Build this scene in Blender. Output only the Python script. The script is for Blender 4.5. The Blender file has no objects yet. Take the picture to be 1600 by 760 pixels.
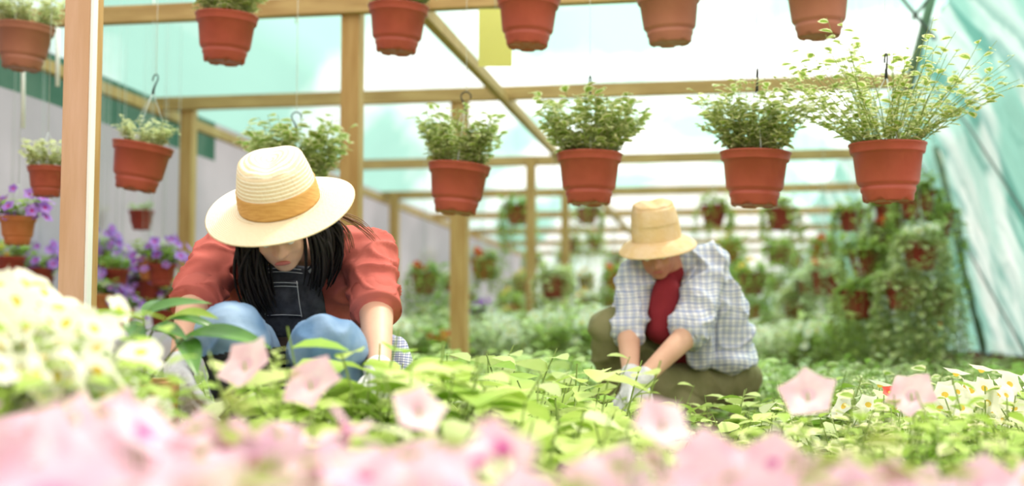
import bpy, math, random
import numpy as np
from mathutils import Vector, Matrix, noise as mnoise

PI = math.pi
C = bpy.context.scene.collection
S = bpy.context.scene

# ------------------------------------------------------------------ camera, sky, sun
FPX = 2000.0
CAMZ = 0.5
PITCH = math.atan(145 / FPX)
cam_d = bpy.data.cameras.new('camera')
cam_d.sensor_width = 36
cam_d.lens = 36 * FPX / 1600
cam_d.clip_start = 0.02
cam_d.clip_end = 300
cam_d.dof.use_dof = True
cam_d.dof.focus_distance = 3.55
cam_d.dof.aperture_fstop = 1.6
cam = bpy.data.objects.new('camera', cam_d)
cam.location = (0, 0, CAMZ)
cam.rotation_euler = (PI / 2 + PITCH, 0, 0)
C.objects.link(cam)
S.camera = cam

w = bpy.data.worlds.new('sky'); S.world = w; w.use_nodes = True
bg = w.node_tree.nodes['Background']
bg.inputs[0].default_value = (0.93, 0.97, 1.0, 1)
bg.inputs[1].default_value = 0.85

sun_d = bpy.data.lights.new('sun', 'SUN'); sun_d.energy = 7.0; sun_d.angle = math.radians(9)
sun_d.color = (1.0, 0.95, 0.87)
sun = bpy.data.objects.new('sun', sun_d); C.objects.link(sun)
sun.rotation_euler = Vector((0.42, 0.32, 1.0)).to_track_quat('Z', 'Y').to_euler()

S.view_settings.view_transform = 'Standard'
S.view_settings.look = 'None'
S.view_settings.gamma = 1
S.view_settings.use_curve_mapping = False
S.view_settings.exposure = 0.4
try:
    S.cycles.use_denoising = True
    S.cycles.max_bounces = 8
    S.cycles.diffuse_bounces = 3
    S.cycles.transparent_max_bounces = 12
except Exception:
    pass


def P(x, y, Y):
    """the point of the place at depth Y that the photo shows at (x, y)"""
    dx = (x - 800) / FPX; dz = (380 - y) / FPX
    yw = math.cos(PITCH) - dz * math.sin(PITCH)
    zw = math.sin(PITCH) + dz * math.cos(PITCH)
    return Vector((dx * Y / yw, Y, CAMZ + zw * Y / yw))


YAW = math.atan(335 / FPX)
CA, SA = math.cos(YAW), math.sin(YAW)


def H(u, v, z):
    """house coordinates (across, along, up) to world"""
    return Vector((u * CA + v * SA, -u * SA + v * CA, z))


# ------------------------------------------------------------------ materials
MATS = {}


def mat(name, col, rough=0.6, trans=0.0, col2=None, scale=8, bump=0.0, bscale=40, spec=0.3, stretch=None, contrast=None, detail=3):
    if name in MATS: return MATS[name]
    m = bpy.data.materials.new(name); m.use_nodes = True
    nt = m.node_tree; n = nt.nodes; l = nt.links
    b = n['Principled BSDF']
    b.inputs['Roughness'].default_value = rough
    b.inputs['Specular IOR Level'].default_value = spec
    c = (*col, 1)
    b.inputs['Base Color'].default_value = c
    tc = None
    if col2 is not None or bump:
        tc = n.new('ShaderNodeTexCoord')
        mp = n.new('ShaderNodeMapping'); l.new(tc.outputs['Object'], mp.inputs[0])
        if stretch: mp.inputs['Scale'].default_value = stretch
    colout = None
    if col2 is not None:
        t = n.new('ShaderNodeTexNoise'); t.inputs['Scale'].default_value = scale; t.inputs['Detail'].default_value = detail
        l.new(mp.outputs[0], t.inputs['Vector'])
        r = n.new('ShaderNodeValToRGB')
        lo, hi = contrast or (0.38, 0.62)
        r.color_ramp.elements[0].position = lo; r.color_ramp.elements[0].color = c
        r.color_ramp.elements[1].position = hi; r.color_ramp.elements[1].color = (*col2, 1)
        l.new(t.outputs[0], r.inputs[0]); l.new(r.outputs[0], b.inputs['Base Color'])
        colout = r.outputs[0]
    if bump:
        t2 = n.new('ShaderNodeTexNoise'); t2.inputs['Scale'].default_value = bscale; t2.inputs['Detail'].default_value = 4
        l.new(mp.outputs[0], t2.inputs['Vector'])
        bp = n.new('ShaderNodeBump'); bp.inputs['Strength'].default_value = bump; bp.inputs['Distance'].default_value = 0.01
        l.new(t2.outputs[0], bp.inputs['Height']); l.new(bp.outputs[0], b.inputs['Normal'])
    if trans:
        tr = n.new('ShaderNodeBsdfTranslucent')
        if colout: l.new(colout, tr.inputs[0])
        else: tr.inputs[0].default_value = c
        mx = n.new('ShaderNodeMixShader'); mx.inputs[0].default_value = trans
        l.new(b.outputs[0], mx.inputs[1]); l.new(tr.outputs[0], mx.inputs[2])
        l.new(mx.outputs[0], n['Material Output'].inputs[0])
    MATS[name] = m
    return m


def film_mat(name, a, b_, scale, clear, lo=.4, hi=.6, stretch=(1, 1, 1), bump=.5, creases=None):
    m = bpy.data.materials.new(name); m.use_nodes = True
    nt = m.node_tree; n = nt.nodes; l = nt.links
    for x in list(n):
        if x.type == 'BSDF_PRINCIPLED': n.remove(x)
    tc = n.new('ShaderNodeTexCoord'); mp = n.new('ShaderNodeMapping'); mp.inputs['Scale'].default_value = stretch
    l.new(tc.outputs['Object'], mp.inputs[0])
    t = n.new('ShaderNodeTexNoise'); t.inputs['Scale'].default_value = scale; t.inputs['Detail'].default_value = 5
    l.new(mp.outputs[0], t.inputs['Vector'])
    r = n.new('ShaderNodeValToRGB')
    r.color_ramp.elements[0].position = lo; r.color_ramp.elements[0].color = (*a, 1)
    r.color_ramp.elements[1].position = hi; r.color_ramp.elements[1].color = (*b_, 1)
    l.new(t.outputs[0], r.inputs[0])
    if creases:
        # doubled, creased strips of film running slantwise over the wall
        dp = n.new('ShaderNodeVectorMath'); dp.operation = 'DOT_PRODUCT'; dp.inputs[1].default_value = (SA, CA, -1.0)
        l.new(tc.outputs['Object'], dp.inputs[0])
        a1 = n.new('ShaderNodeMath'); a1.operation = 'MULTIPLY_ADD'; a1.inputs[1].default_value = 1.3
        l.new(t.outputs[0], a1.inputs[0]); l.new(dp.outputs['Value'], a1.inputs[2])
        cb_ = n.new('ShaderNodeCombineXYZ'); l.new(a1.outputs[0], cb_.inputs[0])
        t3 = n.new('ShaderNodeTexNoise'); t3.inputs['Scale'].default_value = 2.6; t3.inputs['Detail'].default_value = 3
        l.new(cb_.outputs[0], t3.inputs['Vector'])
        r3 = n.new('ShaderNodeValToRGB')
        r3.color_ramp.elements[0].position = .50; r3.color_ramp.elements[0].color = (1, 1, 1, 1)
        r3.color_ramp.elements[1].position = .62; r3.color_ramp.elements[1].color = (*creases, 1)
        l.new(t3.outputs[0], r3.inputs[0])
        mu = n.new('ShaderNodeMixRGB'); mu.blend_type = 'MULTIPLY'; mu.inputs[0].default_value = 1
        l.new(r.outputs[0], mu.inputs[1]); l.new(r3.outputs[0], mu.inputs[2])
        r = mu
    tr = n.new('ShaderNodeBsdfTranslucent'); l.new(r.outputs[0], tr.inputs[0])
    df = n.new('ShaderNodeBsdfDiffuse'); l.new(r.outputs[0], df.inputs[0])
    tp = n.new('ShaderNodeBsdfTransparent'); l.new(r.outputs[0], tp.inputs[0])
    bp = n.new('ShaderNodeBump'); bp.inputs['Strength'].default_value = bump; bp.inputs['Distance'].default_value = .05
    l.new(t.outputs[0], bp.inputs['Height'])
    l.new(bp.outputs[0], tr.inputs['Normal']); l.new(bp.outputs[0], df.inputs['Normal'])
    m1 = n.new('ShaderNodeMixShader'); m1.inputs[0].default_value = .15
    l.new(tr.outputs[0], m1.inputs[1]); l.new(df.outputs[0], m1.inputs[2])
    m2 = n.new('ShaderNodeMixShader'); m2.inputs[0].default_value = clear
    l.new(m1.outputs[0], m2.inputs[1]); l.new(tp.outputs[0], m2.inputs[2])
    l.new(m2.outputs[0], n['Material Output'].inputs[0])
    return m


def plaid_mat(name, base, c1, c2, k=26.0):
    m = bpy.data.materials.new(name); m.use_nodes = True
    nt = m.node_tree; n = nt.nodes; l = nt.links
    b = n['Principled BSDF']; b.inputs['Roughness'].default_value = .85; b.inputs['Specular IOR Level'].default_value = .1
    tc = n.new('ShaderNodeTexCoord')
    nz = n.new('ShaderNodeTexNoise'); nz.inputs['Scale'].default_value = 5
    l.new(tc.outputs['Object'], nz.inputs['Vector'])
    ad = n.new('ShaderNodeMixRGB'); ad.blend_type = 'ADD'; ad.inputs[0].default_value = .05
    l.new(tc.outputs['Object'], ad.inputs[1]); l.new(nz.outputs['Color'], ad.inputs[2])
    prev = None
    cur = (*base, 1)
    for ax, sc, colr, th in (('X', k, c1, .62), ('Z', k * .95, c1, .62), ('X', k * .5, c2, .84), ('Z', k * .5, c2, .86)):
        wv = n.new('ShaderNodeTexWave'); wv.bands_direction = ax; wv.inputs['Scale'].default_value = sc / 6.28
        l.new(ad.outputs[0], wv.inputs['Vector'])
        r = n.new('ShaderNodeValToRGB')
        r.color_ramp.elements[0].position = th; r.color_ramp.elements[0].color = (0, 0, 0, 1)
        r.color_ramp.elements[1].position = min(1, th + .12); r.color_ramp.elements[1].color = (.55, .55, .55, 1)
        l.new(wv.outputs[0], r.inputs[0])
        mx = n.new('ShaderNodeMixRGB')
        l.new(r.outputs[0], mx.inputs[0])
        if prev: l.new(prev, mx.inputs[1])
        else: mx.inputs[1].default_value = cur
        mx.inputs[2].default_value = (*colr, 1)
        prev = mx.outputs[0]
    l.new(prev, b.inputs['Base Color'])
    return m


def wood(name, a, b_, c):
    m = mat(name, a, .6, col2=b_, scale=3.0, stretch=(9, 9, .9), bump=.15, bscale=12, detail=5)
    return m


M_wood = mat('pale_pine', (.52, .33, .13), .6, col2=(.42, .24, .08), scale=2.2, stretch=(9, 9, 1.2), bump=.2, bscale=10, detail=5)
M_woodb = mat('pine_beam', (.52, .34, .14), .6, col2=(.40, .24, .09), scale=2.0, stretch=(1.2, 6, 9), bump=.2, bscale=10, detail=5)
M_woodp = mat('pink_planed_pine', (.62, .40, .27), .6, col2=(.55, .34, .20), scale=2.2, stretch=(9, 9, 1.0), bump=.15, bscale=10, detail=5)
M_white = mat('white_plastic', (.85, .86, .82), .4)
M_cord = mat('pale_cord', (.55, .62, .60), .5)
M_black = mat('black_plastic', (.02, .02, .022), .4)
M_terra = mat('terracotta_plastic', (.42, .088, .056), .38, col2=(.36, .075, .045), scale=9, bump=.05, bscale=60)
M_terra2 = mat('faded_terracotta_plastic', (.40, .16, .10), .45, col2=(.34, .13, .08), scale=7, bump=.05)
M_terra3 = mat('dark_red_plastic', (.30, .04, .03), .45)
M_terra4 = mat('orange_clay', (.58, .20, .08), .7, col2=(.50, .15, .05), scale=8)
M_soil = mat('soil', (.09, .045, .025), .95, col2=(.17, .09, .05), scale=20, bump=.6, bscale=50)
M_ground = mat('trodden_earth', (.20, .13, .08), .95, col2=(.30, .22, .14), scale=4, bump=.5, bscale=30)
M_lgreen = mat('leaf_green', (.26, .40, .05), .45, .40, col2=(.40, .54, .11), scale=14)
M_vine = mat('vine_leaf', (.36, .48, .08), .5, .4, col2=(.54, .62, .20), scale=7)
M_cream = mat('leaf_cream_margin', (.84, .84, .52), .5, .4)
M_lime = mat('leaf_lime', (.50, .66, .16), .45, .40, col2=(.68, .78, .34), scale=7)
M_lime2 = mat('leaf_bright_green', (.30, .50, .07), .45, .40, col2=(.50, .66, .16), scale=9)
M_pale = mat('leaf_pale', (.60, .70, .36), .5, .4, col2=(.74, .80, .52), scale=9)
M_dgreen = mat('leaf_deep_green', (.055, .17, .03), .28, .22, col2=(.12, .30, .05), scale=8, spec=.5)
M_olive = mat('leaf_olive', (.28, .36, .07), .5, .40, col2=(.46, .54, .17), scale=6)
M_stem = mat('stem_green', (.25, .34, .10), .5)
M_stemd = mat('stem_purple_green', (.13, .16, .05), .5)
M_pink = mat('petal_pink', (.82, .53, .64), .55, .35, col2=(.90, .70, .78), scale=22)
M_pink2 = mat('petal_mauve', (.74, .44, .58), .55, .4, col2=(.88, .60, .74), scale=22)
M_magenta = mat('petal_throat', (.60, .05, .34), .5, .3)
M_purple = mat('petal_purple', (.34, .14, .62), .5, .35, col2=(.52, .28, .78), scale=18)
M_pwhite = mat('petal_white', (.90, .92, .80), .55, .4)
M_yellow = mat('petal_yellow', (.85, .62, .10), .55, .3)
M_red = mat('petal_red', (.70, .06, .03), .5, .3)
M_skin = mat('skin', (.62, .36, .25), .5, col2=(.68, .42, .30), scale=9, bump=.05, bscale=120, spec=.4)
M_skinr = mat('sunburnt_skin', (.50, .20, .13), .5, col2=(.56, .26, .17), scale=14, bump=.08, bscale=120, spec=.4)
M_hair = mat('black_hair', (.008, .006, .006), .55, spec=.25)
M_haira = mat('brown_hair', (.22, .10, .05), .45, spec=.5)
M_grey_hair = mat('grey_hair', (.30, .27, .25), .6)
M_shirt = mat('salmon_cotton', (.50, .135, .11), .85, col2=(.44, .11, .09), scale=10, bump=.25, bscale=22, spec=.1)
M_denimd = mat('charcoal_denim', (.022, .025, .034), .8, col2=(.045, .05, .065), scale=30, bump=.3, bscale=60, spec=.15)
M_denim_lit = mat('skylit_blue_denim', (.11, .21, .36), .85, col2=(.28, .40, .55), scale=7, bump=.35, bscale=26, spec=.15)  # dark denim with the skylight on it put into the colour
M_stitch = mat('pale_stitching', (.45, .48, .52), .8)
M_glove = mat('grey_white_knit_glove', (.70, .72, .74), .9, col2=(.58, .60, .63), scale=40, bump=.5, bscale=90, spec=.1)
M_redtee = mat('dark_red_jersey', (.24, .018, .028), .85, bump=.2, bscale=20)
M_khaki = mat('olive_khaki_cotton', (.17, .17, .075), .85, col2=(.24, .23, .12), scale=8, bump=.35, bscale=20, spec=.1)
M_straw = mat('cream_straw', (.88, .84, .68), .7, bump=.3, bscale=120)
M_straw2 = mat('tan_straw', (.72, .60, .38), .75, bump=.3, bscale=120)
M_band = mat('gold_hat_band', (.62, .36, .11), .7, col2=(.54, .29, .08), scale=30, stretch=(1, 1, 8))
M_straw3 = mat('golden_straw', (.84, .64, .40), .75, col2=(.80, .58, .30), scale=25, bump=.3, bscale=90)
M_eye = mat('eye_white', (.8, .78, .75), .3)
M_plaid = plaid_mat('blue_white_check', (.80, .81, .83), (.36, .38, .48), (.14, .22, .50), 150)
M_plaid2 = plaid_mat('blue_white_stripes', (.75, .78, .84), (.07, .09, .25), (.12, .16, .4), 300)
M_steel = mat('green_painted_steel', (.16, .22, .13), .45, col2=(.10, .15, .09), scale=8)
M_wire = mat('dark_wire', (.12, .13, .12), .5)
M_shoe = mat('rubber_boot', (.05, .06, .04), .5)
M_board = mat('brown_board', (.14, .055, .03), .8, col2=(.22, .09, .05), scale=5, stretch=(1, 1, 6))
M_card = mat('yellow_sticky_sheet', (.86, .84, .30), .5, .35)


# ------------------------------------------------------------------ mesh helpers
class MB:
    def __init__(s):
        s.v = []; s.f = []; s.m = []

    def add(s, verts, faces, mi=0):
        o = len(s.v)
        s.v.extend([tuple(x) for x in verts])
        if isinstance(mi, int): s.m.extend([mi] * len(faces))
        else: s.m.extend(mi)
        s.f.extend([tuple(i + o for i in f) for f in faces])
        return s

    def box(s, a, b, mi=0, M=None):
        (x0, y0, z0), (x1, y1, z1) = a, b
        v = [Vector(p) for p in ((x0, y0, z0), (x1, y0, z0), (x1, y1, z0), (x0, y1, z0), (x0, y0, z1), (x1, y0, z1), (x1, y1, z1), (x0, y1, z1))]
        if M: v = [M @ p for p in v]
        return s.add(v, [(3, 2, 1, 0), (4, 5, 6, 7), (0, 1, 5, 4), (1, 2, 6, 5), (2, 3, 7, 6), (3, 0, 4, 7)], mi)

    def lathe(s, prof, seg=32, mi=0, M=None, close=False, ripple=None):
        n = len(prof); v = []
        for k in range(seg):
            a = 2 * PI * k / seg
            for j, (r, z) in enumerate(prof):
                p = Vector((r * math.cos(a), r * math.sin(a), z))
                if ripple: p = ripple(p, r, a, j)
                if M: p = M @ p
                v.append(p)
        f = []; ms = []
        for k in range(seg):
            k2 = (k + 1) % seg
            for j in range(n - 1):
                f.append((k * n + j, k2 * n + j, k2 * n + j + 1, k * n + j + 1))
                ms.append(mi if isinstance(mi, int) else mi[j])
        return s.add(v, f, ms)

    def tube(s, pts, rad, seg=6, mi=0, cap=True, flat=1.0):
        pts = [Vector(p) for p in pts]; n = len(pts)
        if not hasattr(rad, '__len__'): rad = [rad] * n
        v = []; ref = Vector((0, 0, 1))
        d0 = (pts[1] - pts[0]).normalized()
        if abs(d0.dot(ref)) > .9: ref = Vector((1, 0, 0))
        nx = d0.cross(ref).normalized()
        for i in range(n):
            d = (pts[min(i + 1, n - 1)] - pts[max(i - 1, 0)])
            if d.length < 1e-9: d = d0
            d.normalize()
            nx = (nx - d * nx.dot(d))
            if nx.length < 1e-6: nx = d.orthogonal()
            nx.normalize(); ny = d.cross(nx)
            for k in range(seg):
                a = 2 * PI * k / seg
                v.append(pts[i] + (nx * math.cos(a) + ny * math.sin(a) * flat) * rad[i])
        f = []
        for i in range(n - 1):
            for k in range(seg):
                k2 = (k + 1) % seg
                f.append((i * seg + k, i * seg + k2, (i + 1) * seg + k2, (i + 1) * seg + k))
        if cap:
            f.append(tuple(reversed(range(seg)))); f.append(tuple((n - 1) * seg + k for k in range(seg)))
        return s.add(v, f, mi)

    def ell(s, c, r, M=None, mi=0, seg=20, rings=12):
        c = Vector(c)
        if not hasattr(r, '__len__'): r = (r, r, r)
        v = [Vector((0, 0, -1))]; f = []
        for i in range(1, rings):
            t = -PI / 2 + PI * i / rings
            for k in range(seg):
                a = 2 * PI * k / seg
                v.append(Vector((math.cos(t) * math.cos(a), math.cos(t) * math.sin(a), math.sin(t))))
        v.append(Vector((0, 0, 1)))
        for k in range(seg):
            k2 = (k + 1) % seg
            f.append((0, 1 + k2, 1 + k))
            for i in range(rings - 2):
                f.append((1 + i * seg + k, 1 + i * seg + k2, 1 + (i + 1) * seg + k2, 1 + (i + 1) * seg + k))
            b = 1 + (rings - 2) * seg
            f.append((b + k, b + k2, len(v) - 1))
        out = []
        for p in v:
            p = Vector((p.x * r[0], p.y * r[1], p.z * r[2]))
            if M: p = M @ p
            out.append(p + c)
        return s.add(out, f, mi)

    def cap(s, p0, p1, r0, r1, seg=20):
        """tapered capsule"""
        p0 = Vector(p0); p1 = Vector(p1); d = (p1 - p0).normalized()
        pts = []; rr = []
        for k in range(0, 6):
            a = PI / 2 * (1 - k / 5)
            pts.append(p0 - d * r0 * math.sin(a)); rr.append(max(r0 * math.cos(a), 1e-4))
        for t in (.25, .5, .75):
            pts.append(p0.lerp(p1, t)); rr.append(r0 + (r1 - r0) * t)
        for k in range(0, 6):
            a = PI / 2 * k / 5
            pts.append(p1 + d * r1 * math.sin(a)); rr.append(max(r1 * math.cos(a), 1e-4))
        return s.tube(pts, rr, seg)

    def chain(s, pts, rads):
        for i in range(len(pts) - 1): s.cap(pts[i], pts[i + 1], rads[i], rads[i + 1])
        return s

    def mesh(s, name, mats, off=Vector((0, 0, 0)), smooth=True):
        me = bpy.data.meshes.new(name)
        me.from_pydata([(x[0] - off.x, x[1] - off.y, x[2] - off.z) for x in s.v], [], s.f)
        for m in (mats if isinstance(mats, (list, tuple)) else [mats]): me.materials.append(m)
        me.polygons.foreach_set('material_index', s.m)
        me.polygons.foreach_set('use_smooth', [smooth] * len(s.f))
        me.update()
        return me


def origin_of(o):
    v = Vector((0, 0, 0))
    while o is not None:
        v = v + Vector(o.location); o = o.parent
    return v


def link(name, me, parent=None):
    o = bpy.data.objects.new(name, me); C.objects.link(o)
    if parent is not None: o.parent = parent
    return o


def obj(name, mb, mats, parent=None, smooth=True, loc=None):
    """one mesh object; its vertices are world points; loc = where its origin goes"""
    off = origin_of(parent)
    if loc is not None: off = off + Vector(loc) if parent is None else Vector(loc)
    o = link(name, mb.mesh(name, mats, off, smooth), parent)
    if loc is not None and parent is None: o.location = loc
    return o


def bevel(o, wd=.004, seg=2):
    b = o.modifiers.new('bevel', 'BEVEL'); b.width = wd; b.segments = seg; b.limit_method = 'ANGLE'
    return o


def tag(o, label, cat, group=None, kind=None):
    o['label'] = label; o['category'] = cat
    if group: o['group'] = group
    if kind: o['kind'] = kind
    return o


def thing(name, label, cat, loc=(0, 0, 0), group=None):
    o = bpy.data.objects.new(name, None); o.empty_display_size = .05
    C.objects.link(o); o.location = loc
    return tag(o, label, cat, group)


def struct(o):
    o['kind'] = 'structure'; return o


def copy_tree(o, parent=None):
    c = o.copy(); C.objects.link(c); c.parent = parent
    for ch in list(o.children): copy_tree(ch, c)
    return c


def remeshed(name, mb, voxel, smooth, mats, parent, wrinkle=0.0, wscale=(1, 1, 1), pick=None, wfreq=14, factor=.5):
    off = origin_of(parent)
    me = mb.mesh('tmp', mats, off)
    o = bpy.data.objects.new('tmp', me); C.objects.link(o)
    r = o.modifiers.new('r', 'REMESH'); r.mode = 'VOXEL'; r.voxel_size = voxel; r.use_smooth_shade = True
    if smooth:
        sm = o.modifiers.new('s', 'SMOOTH'); sm.factor = factor; sm.iterations = smooth
    dg = bpy.context.evaluated_depsgraph_get()
    dg.update()
    out = bpy.data.meshes.new_from_object(o.evaluated_get(dg))
    bpy.data.objects.remove(o); bpy.data.meshes.remove(me)
    out.name = name
    if wrinkle:
        nrm = [v.normal.copy() for v in out.vertices]
        for v, nn in zip(out.vertices, nrm):
            q = v.co
            h = mnoise.noise(Vector((q.x * wscale[0], q.y * wscale[1], q.z * wscale[2])) * wfreq)
            h2 = 1.0 - abs(mnoise.noise(Vector((q.x * wscale[0] + 3, q.y * wscale[1], q.z * wscale[2])) * wfreq * .6 + Vector((5, 1, 2)))) * 2.2; h2 = max(h2, -.2) ** 3 * 1.6 if h2 > 0 else h2 * .3
            v.co = q + nn * wrinkle * (h * .6 + h2 * .5)
    out.materials.clear()
    for m in (mats if isinstance(mats, (list, tuple)) else [mats]): out.materials.append(m)
    n = len(out.polygons)
    out.polygons.foreach_set('use_smooth', [True] * n)
    idx = [0] * n
    if pick: idx = [pick(p.center + off) for p in out.polygons]
    out.polygons.foreach_set('material_index', idx)
    out.update()
    return link(name, out, parent)


def rotm(dirv, up=Vector((0, 0, 1)), roll=0.0):
    """matrix whose +Y points along dirv and +Z near up"""
    y = Vector(dirv).normalized()
    x = y.cross(up)
    if x.length < 1e-4: x = y.orthogonal()
    x.normalize(); z = x.cross(y)
    M = Matrix((x, y, z)).transposed()
    return M @ Matrix.Rotation(roll, 3, 'Y')


# ------------------------------------------------------------------ leaf and flower shapes
def leaf_shape(width=.6, droop=.15, fold=.12, margin=None, stations=4, tip=.0):
    v = []; f = []; mi = []
    ts = [0.0, .22, .5, .78, 1.0] if stations == 4 else [0, .4, .8, 1.0]
    ws = [.18, .82, 1.0, .66, 0.05] if stations == 4 else [.2, 1, .6, .05]
    cols = [-1, -.52, 0, .52, 1] if margin else [-1, 0, 1]
    for t, ww in zip(ts, ws):
        for c in cols:
            x = c * ww * width / 2
            v.append((x, t, abs(c) * fold * ww * .5 - droop * t * t))
    n = len(cols)
    for i in range(len(ts) - 1):
        for k in range(n - 1):
            f.append((i * n + k, i * n + k + 1, (i + 1) * n + k + 1, (i + 1) * n + k))
            mi.append(1 if margin and (k in (0, n - 2) or i == len(ts) - 2) else 0)
    return [Vector(p) for p in v], f, mi


LEAF_VAR = leaf_shape(.80, .2, .15, True)
LEAF_PLAIN = leaf_shape(.62, .25, .15)
LEAF_FAR = leaf_shape(.7, .2, .15, stations=3)
LEAF_LANCE = leaf_shape(.36, .35, .18)


def put_leaf(mb, shape, p, d, size, up=Vector((0, 0, 1)), roll=0.0, flip=0, mset=None):
    M = rotm(d, up, roll)
    vs, f, mi = shape
    mb.add([p + (M @ q) * size for q in vs], f, mset if mset is not None else mi)


def flower(mb, p, nrm, r, seg=15, rng=random, cup=.35, wav=.08, mats=(0, 1), lobes=5):
    z = Vector(nrm).normalized(); x = z.orthogonal().normalized(); y = z.cross(x)
    ph = rng.random() * 6.28
    rings = [(0.0, -cup * 1.1), (.14, -cup), (.30, -cup * .45), (.68, -.05), (1.0, .0)]
    v = []
    for j, (rr, h) in enumerate(rings):
        for k in range(seg):
            a = 2 * PI * k / seg
            q = rr * (1 + (.16 * math.cos(lobes * a) if j >= 3 else 0)) * r
            hh = h * r + (wav * r * math.sin(lobes * 2 * a + ph) if j == 4 else 0)
            v.append(p + x * q * math.cos(a + ph) + y * q * math.sin(a + ph) + z * hh)
    f = []; mi = []
    for j in range(4):
        for k in range(seg):
            k2 = (k + 1) % seg
            f.append((j * seg + k, j * seg + k2, (j + 1) * seg + k2, (j + 1) * seg + k))
            mi.append(mats[1] if j < 2 else mats[0])
    mb.add(v, f, mi)


def stem_path(rng, base, d, length, droop, n=6, wob=.1):
    pts = [Vector(base)]; d = Vector(d).normalized()
    for i in range(n):
        d = (d + Vector((rng.uniform(-wob, wob), rng.uniform(-wob, wob), rng.uniform(-wob, wob) - droop))).normalized()
        pts.append(pts[-1] + d * length / n)
    return pts


def bush(rng, stems, leaves, n, length, spread, size, shape, droop=.05, rbase=.05, base_z=0.0, per=9, two=None, updir=.9, start=.25, leafdroop=.2, thick=.0016):
    """leafy stems growing out of a base disc"""
    for i in range(n):
        a = rng.uniform(0, 2 * PI); rr = rbase * math.sqrt(rng.random())
        s = spread * math.sqrt(rng.random())
        L = length * rng.uniform(.6, 1.08)
        pts = stem_path(rng, (rr * math.cos(a), rr * math.sin(a), base_z), (math.cos(a) * s, math.sin(a) * s, updir), L, droop)
        stems.tube(pts, [thick * (1 - .6 * k / len(pts)) for k in range(len(pts))], 4, cap=False)
        for j in range(per):
            t = start + (1 - start) * (j + rng.random()) / per
            q = t * (len(pts) - 1); k = min(int(q), len(pts) - 2)
            p = pts[k].lerp(pts[k + 1], q - k)
            b = rng.uniform(0, 2 * PI)
            d = Vector((math.cos(b), math.sin(b), rng.uniform(-leafdroop, .6)))
            put_leaf(leaves, shape, p, d, size * rng.uniform(.65, 1.2), Vector((rng.uniform(-.4, .4), rng.uniform(-.4, .4), 1)))


# ------------------------------------------------------------------ the greenhouse
HOUSE_END = 26.0
VB = [3.4, 5.97, 8.33] + [11.6 + 2.6 * i for i in range(6)]       # bays
F_roof = film_mat('roof_film', (.36, .62, .53), (.93, .97, .95), .55, .30, .44, .60, (1, .4, 1))
F_near = film_mat('clear_film', (.93, .89, .84), (.98, .95, .91), .5, .42)
F_wall = film_mat('side_film', (.20, .40, .34), (.52, .58, .56), 1.0, .18, .42, .66, (1, 1, .35), 1.0, (.45, .62, .60))
F_left = film_mat('grey_film', (.46, .47, .49), (.62, .61, .64), .8, .22, .4, .6)
F_back = film_mat('end_film', (.45, .70, .64), (.92, .95, .95), .5, .30, .35, .55)
F_shade = film_mat('green_shade_net', (.07, .19, .13), (.12, .25, .18), 2.0, .12, .4, .6)

prof = [(2.30, .34), (2.12, 1.2), (1.93, 2.2), (1.60, 2.9), (.9, 3.35), (-.2, 3.62), (-1.4, 3.62), (-2.6, 3.30), (-3.4, 2.80), (-3.92, 2.16)]
V0 = -9.0


def film_sheet(name, pts, v0, v1, m, nv, wob=0.0, sub=6, ridge=None):
    mb = MB(); rows = []
    dense = []
    for i in range(len(pts) - 1):
        for k in range(sub):
            t = k / sub
            dense.append((pts[i][0] * (1 - t) + pts[i + 1][0] * t, pts[i][1] * (1 - t) + pts[i + 1][1] * t))
    dense.append(pts[-1])
    n = len(dense); v = []
    for j in range(nv + 1):
        vv = v0 + (v1 - v0) * j / nv
        for u, z in dense:
            h = 0
            if wob: h = wob * (mnoise.noise(Vector((vv * .9, z * .8, u * .6))))
            if ridge: h += ridge(vv, z)
            v.append(H(u + h, vv, z))
    f = [(j * n + i, j * n + i + 1, (j + 1) * n + i + 1, (j + 1) * n + i) for j in range(nv) for i in range(n - 1)]
    mb.add(v, f)
    o = obj(name, mb, m)
    sd = o.modifiers.new('thick', 'SOLIDIFY'); sd.thickness = .0; 
    o.modifiers.remove(sd)
    return struct(o)


def ridge(v, z):
    # taut diagonal folds in the side film
    h = 0
    for k0, amp in ((0.0, .05), (.37, .03), (.71, .04)):
        t = (v - z * 1.0) + k0 * 1.1
        t = (t % 1.1) / 1.1
        h += amp * math.exp(-((t - .5) / .07) ** 2)
    return -h


film_sheet('wall_right', prof[:4], V0, 5.5, F_near, 60, .05, 6)
film_sheet('wall_right', prof[:4], 5.5, HOUSE_END, F_wall, 200, .05, 12, ridge)
film_sheet('ceiling', prof[3:], V0, 4.6, F_near, 40, .06)
film_sheet('ceiling', prof[3:], 4.6, HOUSE_END, F_roof, 80, .06)
film_sheet('wall_left', [(-3.92, 2.16), (-3.92, 1.86), ], 3.0, 9.4, F_shade, 20, .03)
film_sheet('wall_left', [(-3.92, 1.86), (-3.92, 0), ], V0, 3.0, F_near, 10, .03)
film_sheet('wall_left', [(-3.92, 1.86), (-3.92, 0), ], 3.0, 9.4, F_left, 20, .03)
film_sheet('wall_left', [(-3.92, 2.16), (-3.92, 0), ], 9.4, HOUSE_END, F_left, 30, .03)
mb = MB(); poly = [(2.34, 0)] + prof + [(-3.92, 0)]
mb.add([H(u, HOUSE_END, z) for u, z in poly], [tuple(range(len(poly)))])
struct(obj('wall_back', mb, F_back, smooth=False))
mb = MB(); mb.add([H(u, V0, z) for u, z in poly], [tuple(range(len(poly)))])
struct(obj('wall_front', mb, F_near, smooth=False))
mb = MB(); mb.add([Vector(p) for p in ((-60, -20, 0), (60, -20, 0), (60, 90, 0), (-60, 90, 0))], [(0, 1, 2, 3)])
struct(obj('floor', mb, M_ground, smooth=False))
HM = Matrix.Rotation(-YAW, 4, 'Z')


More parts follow.
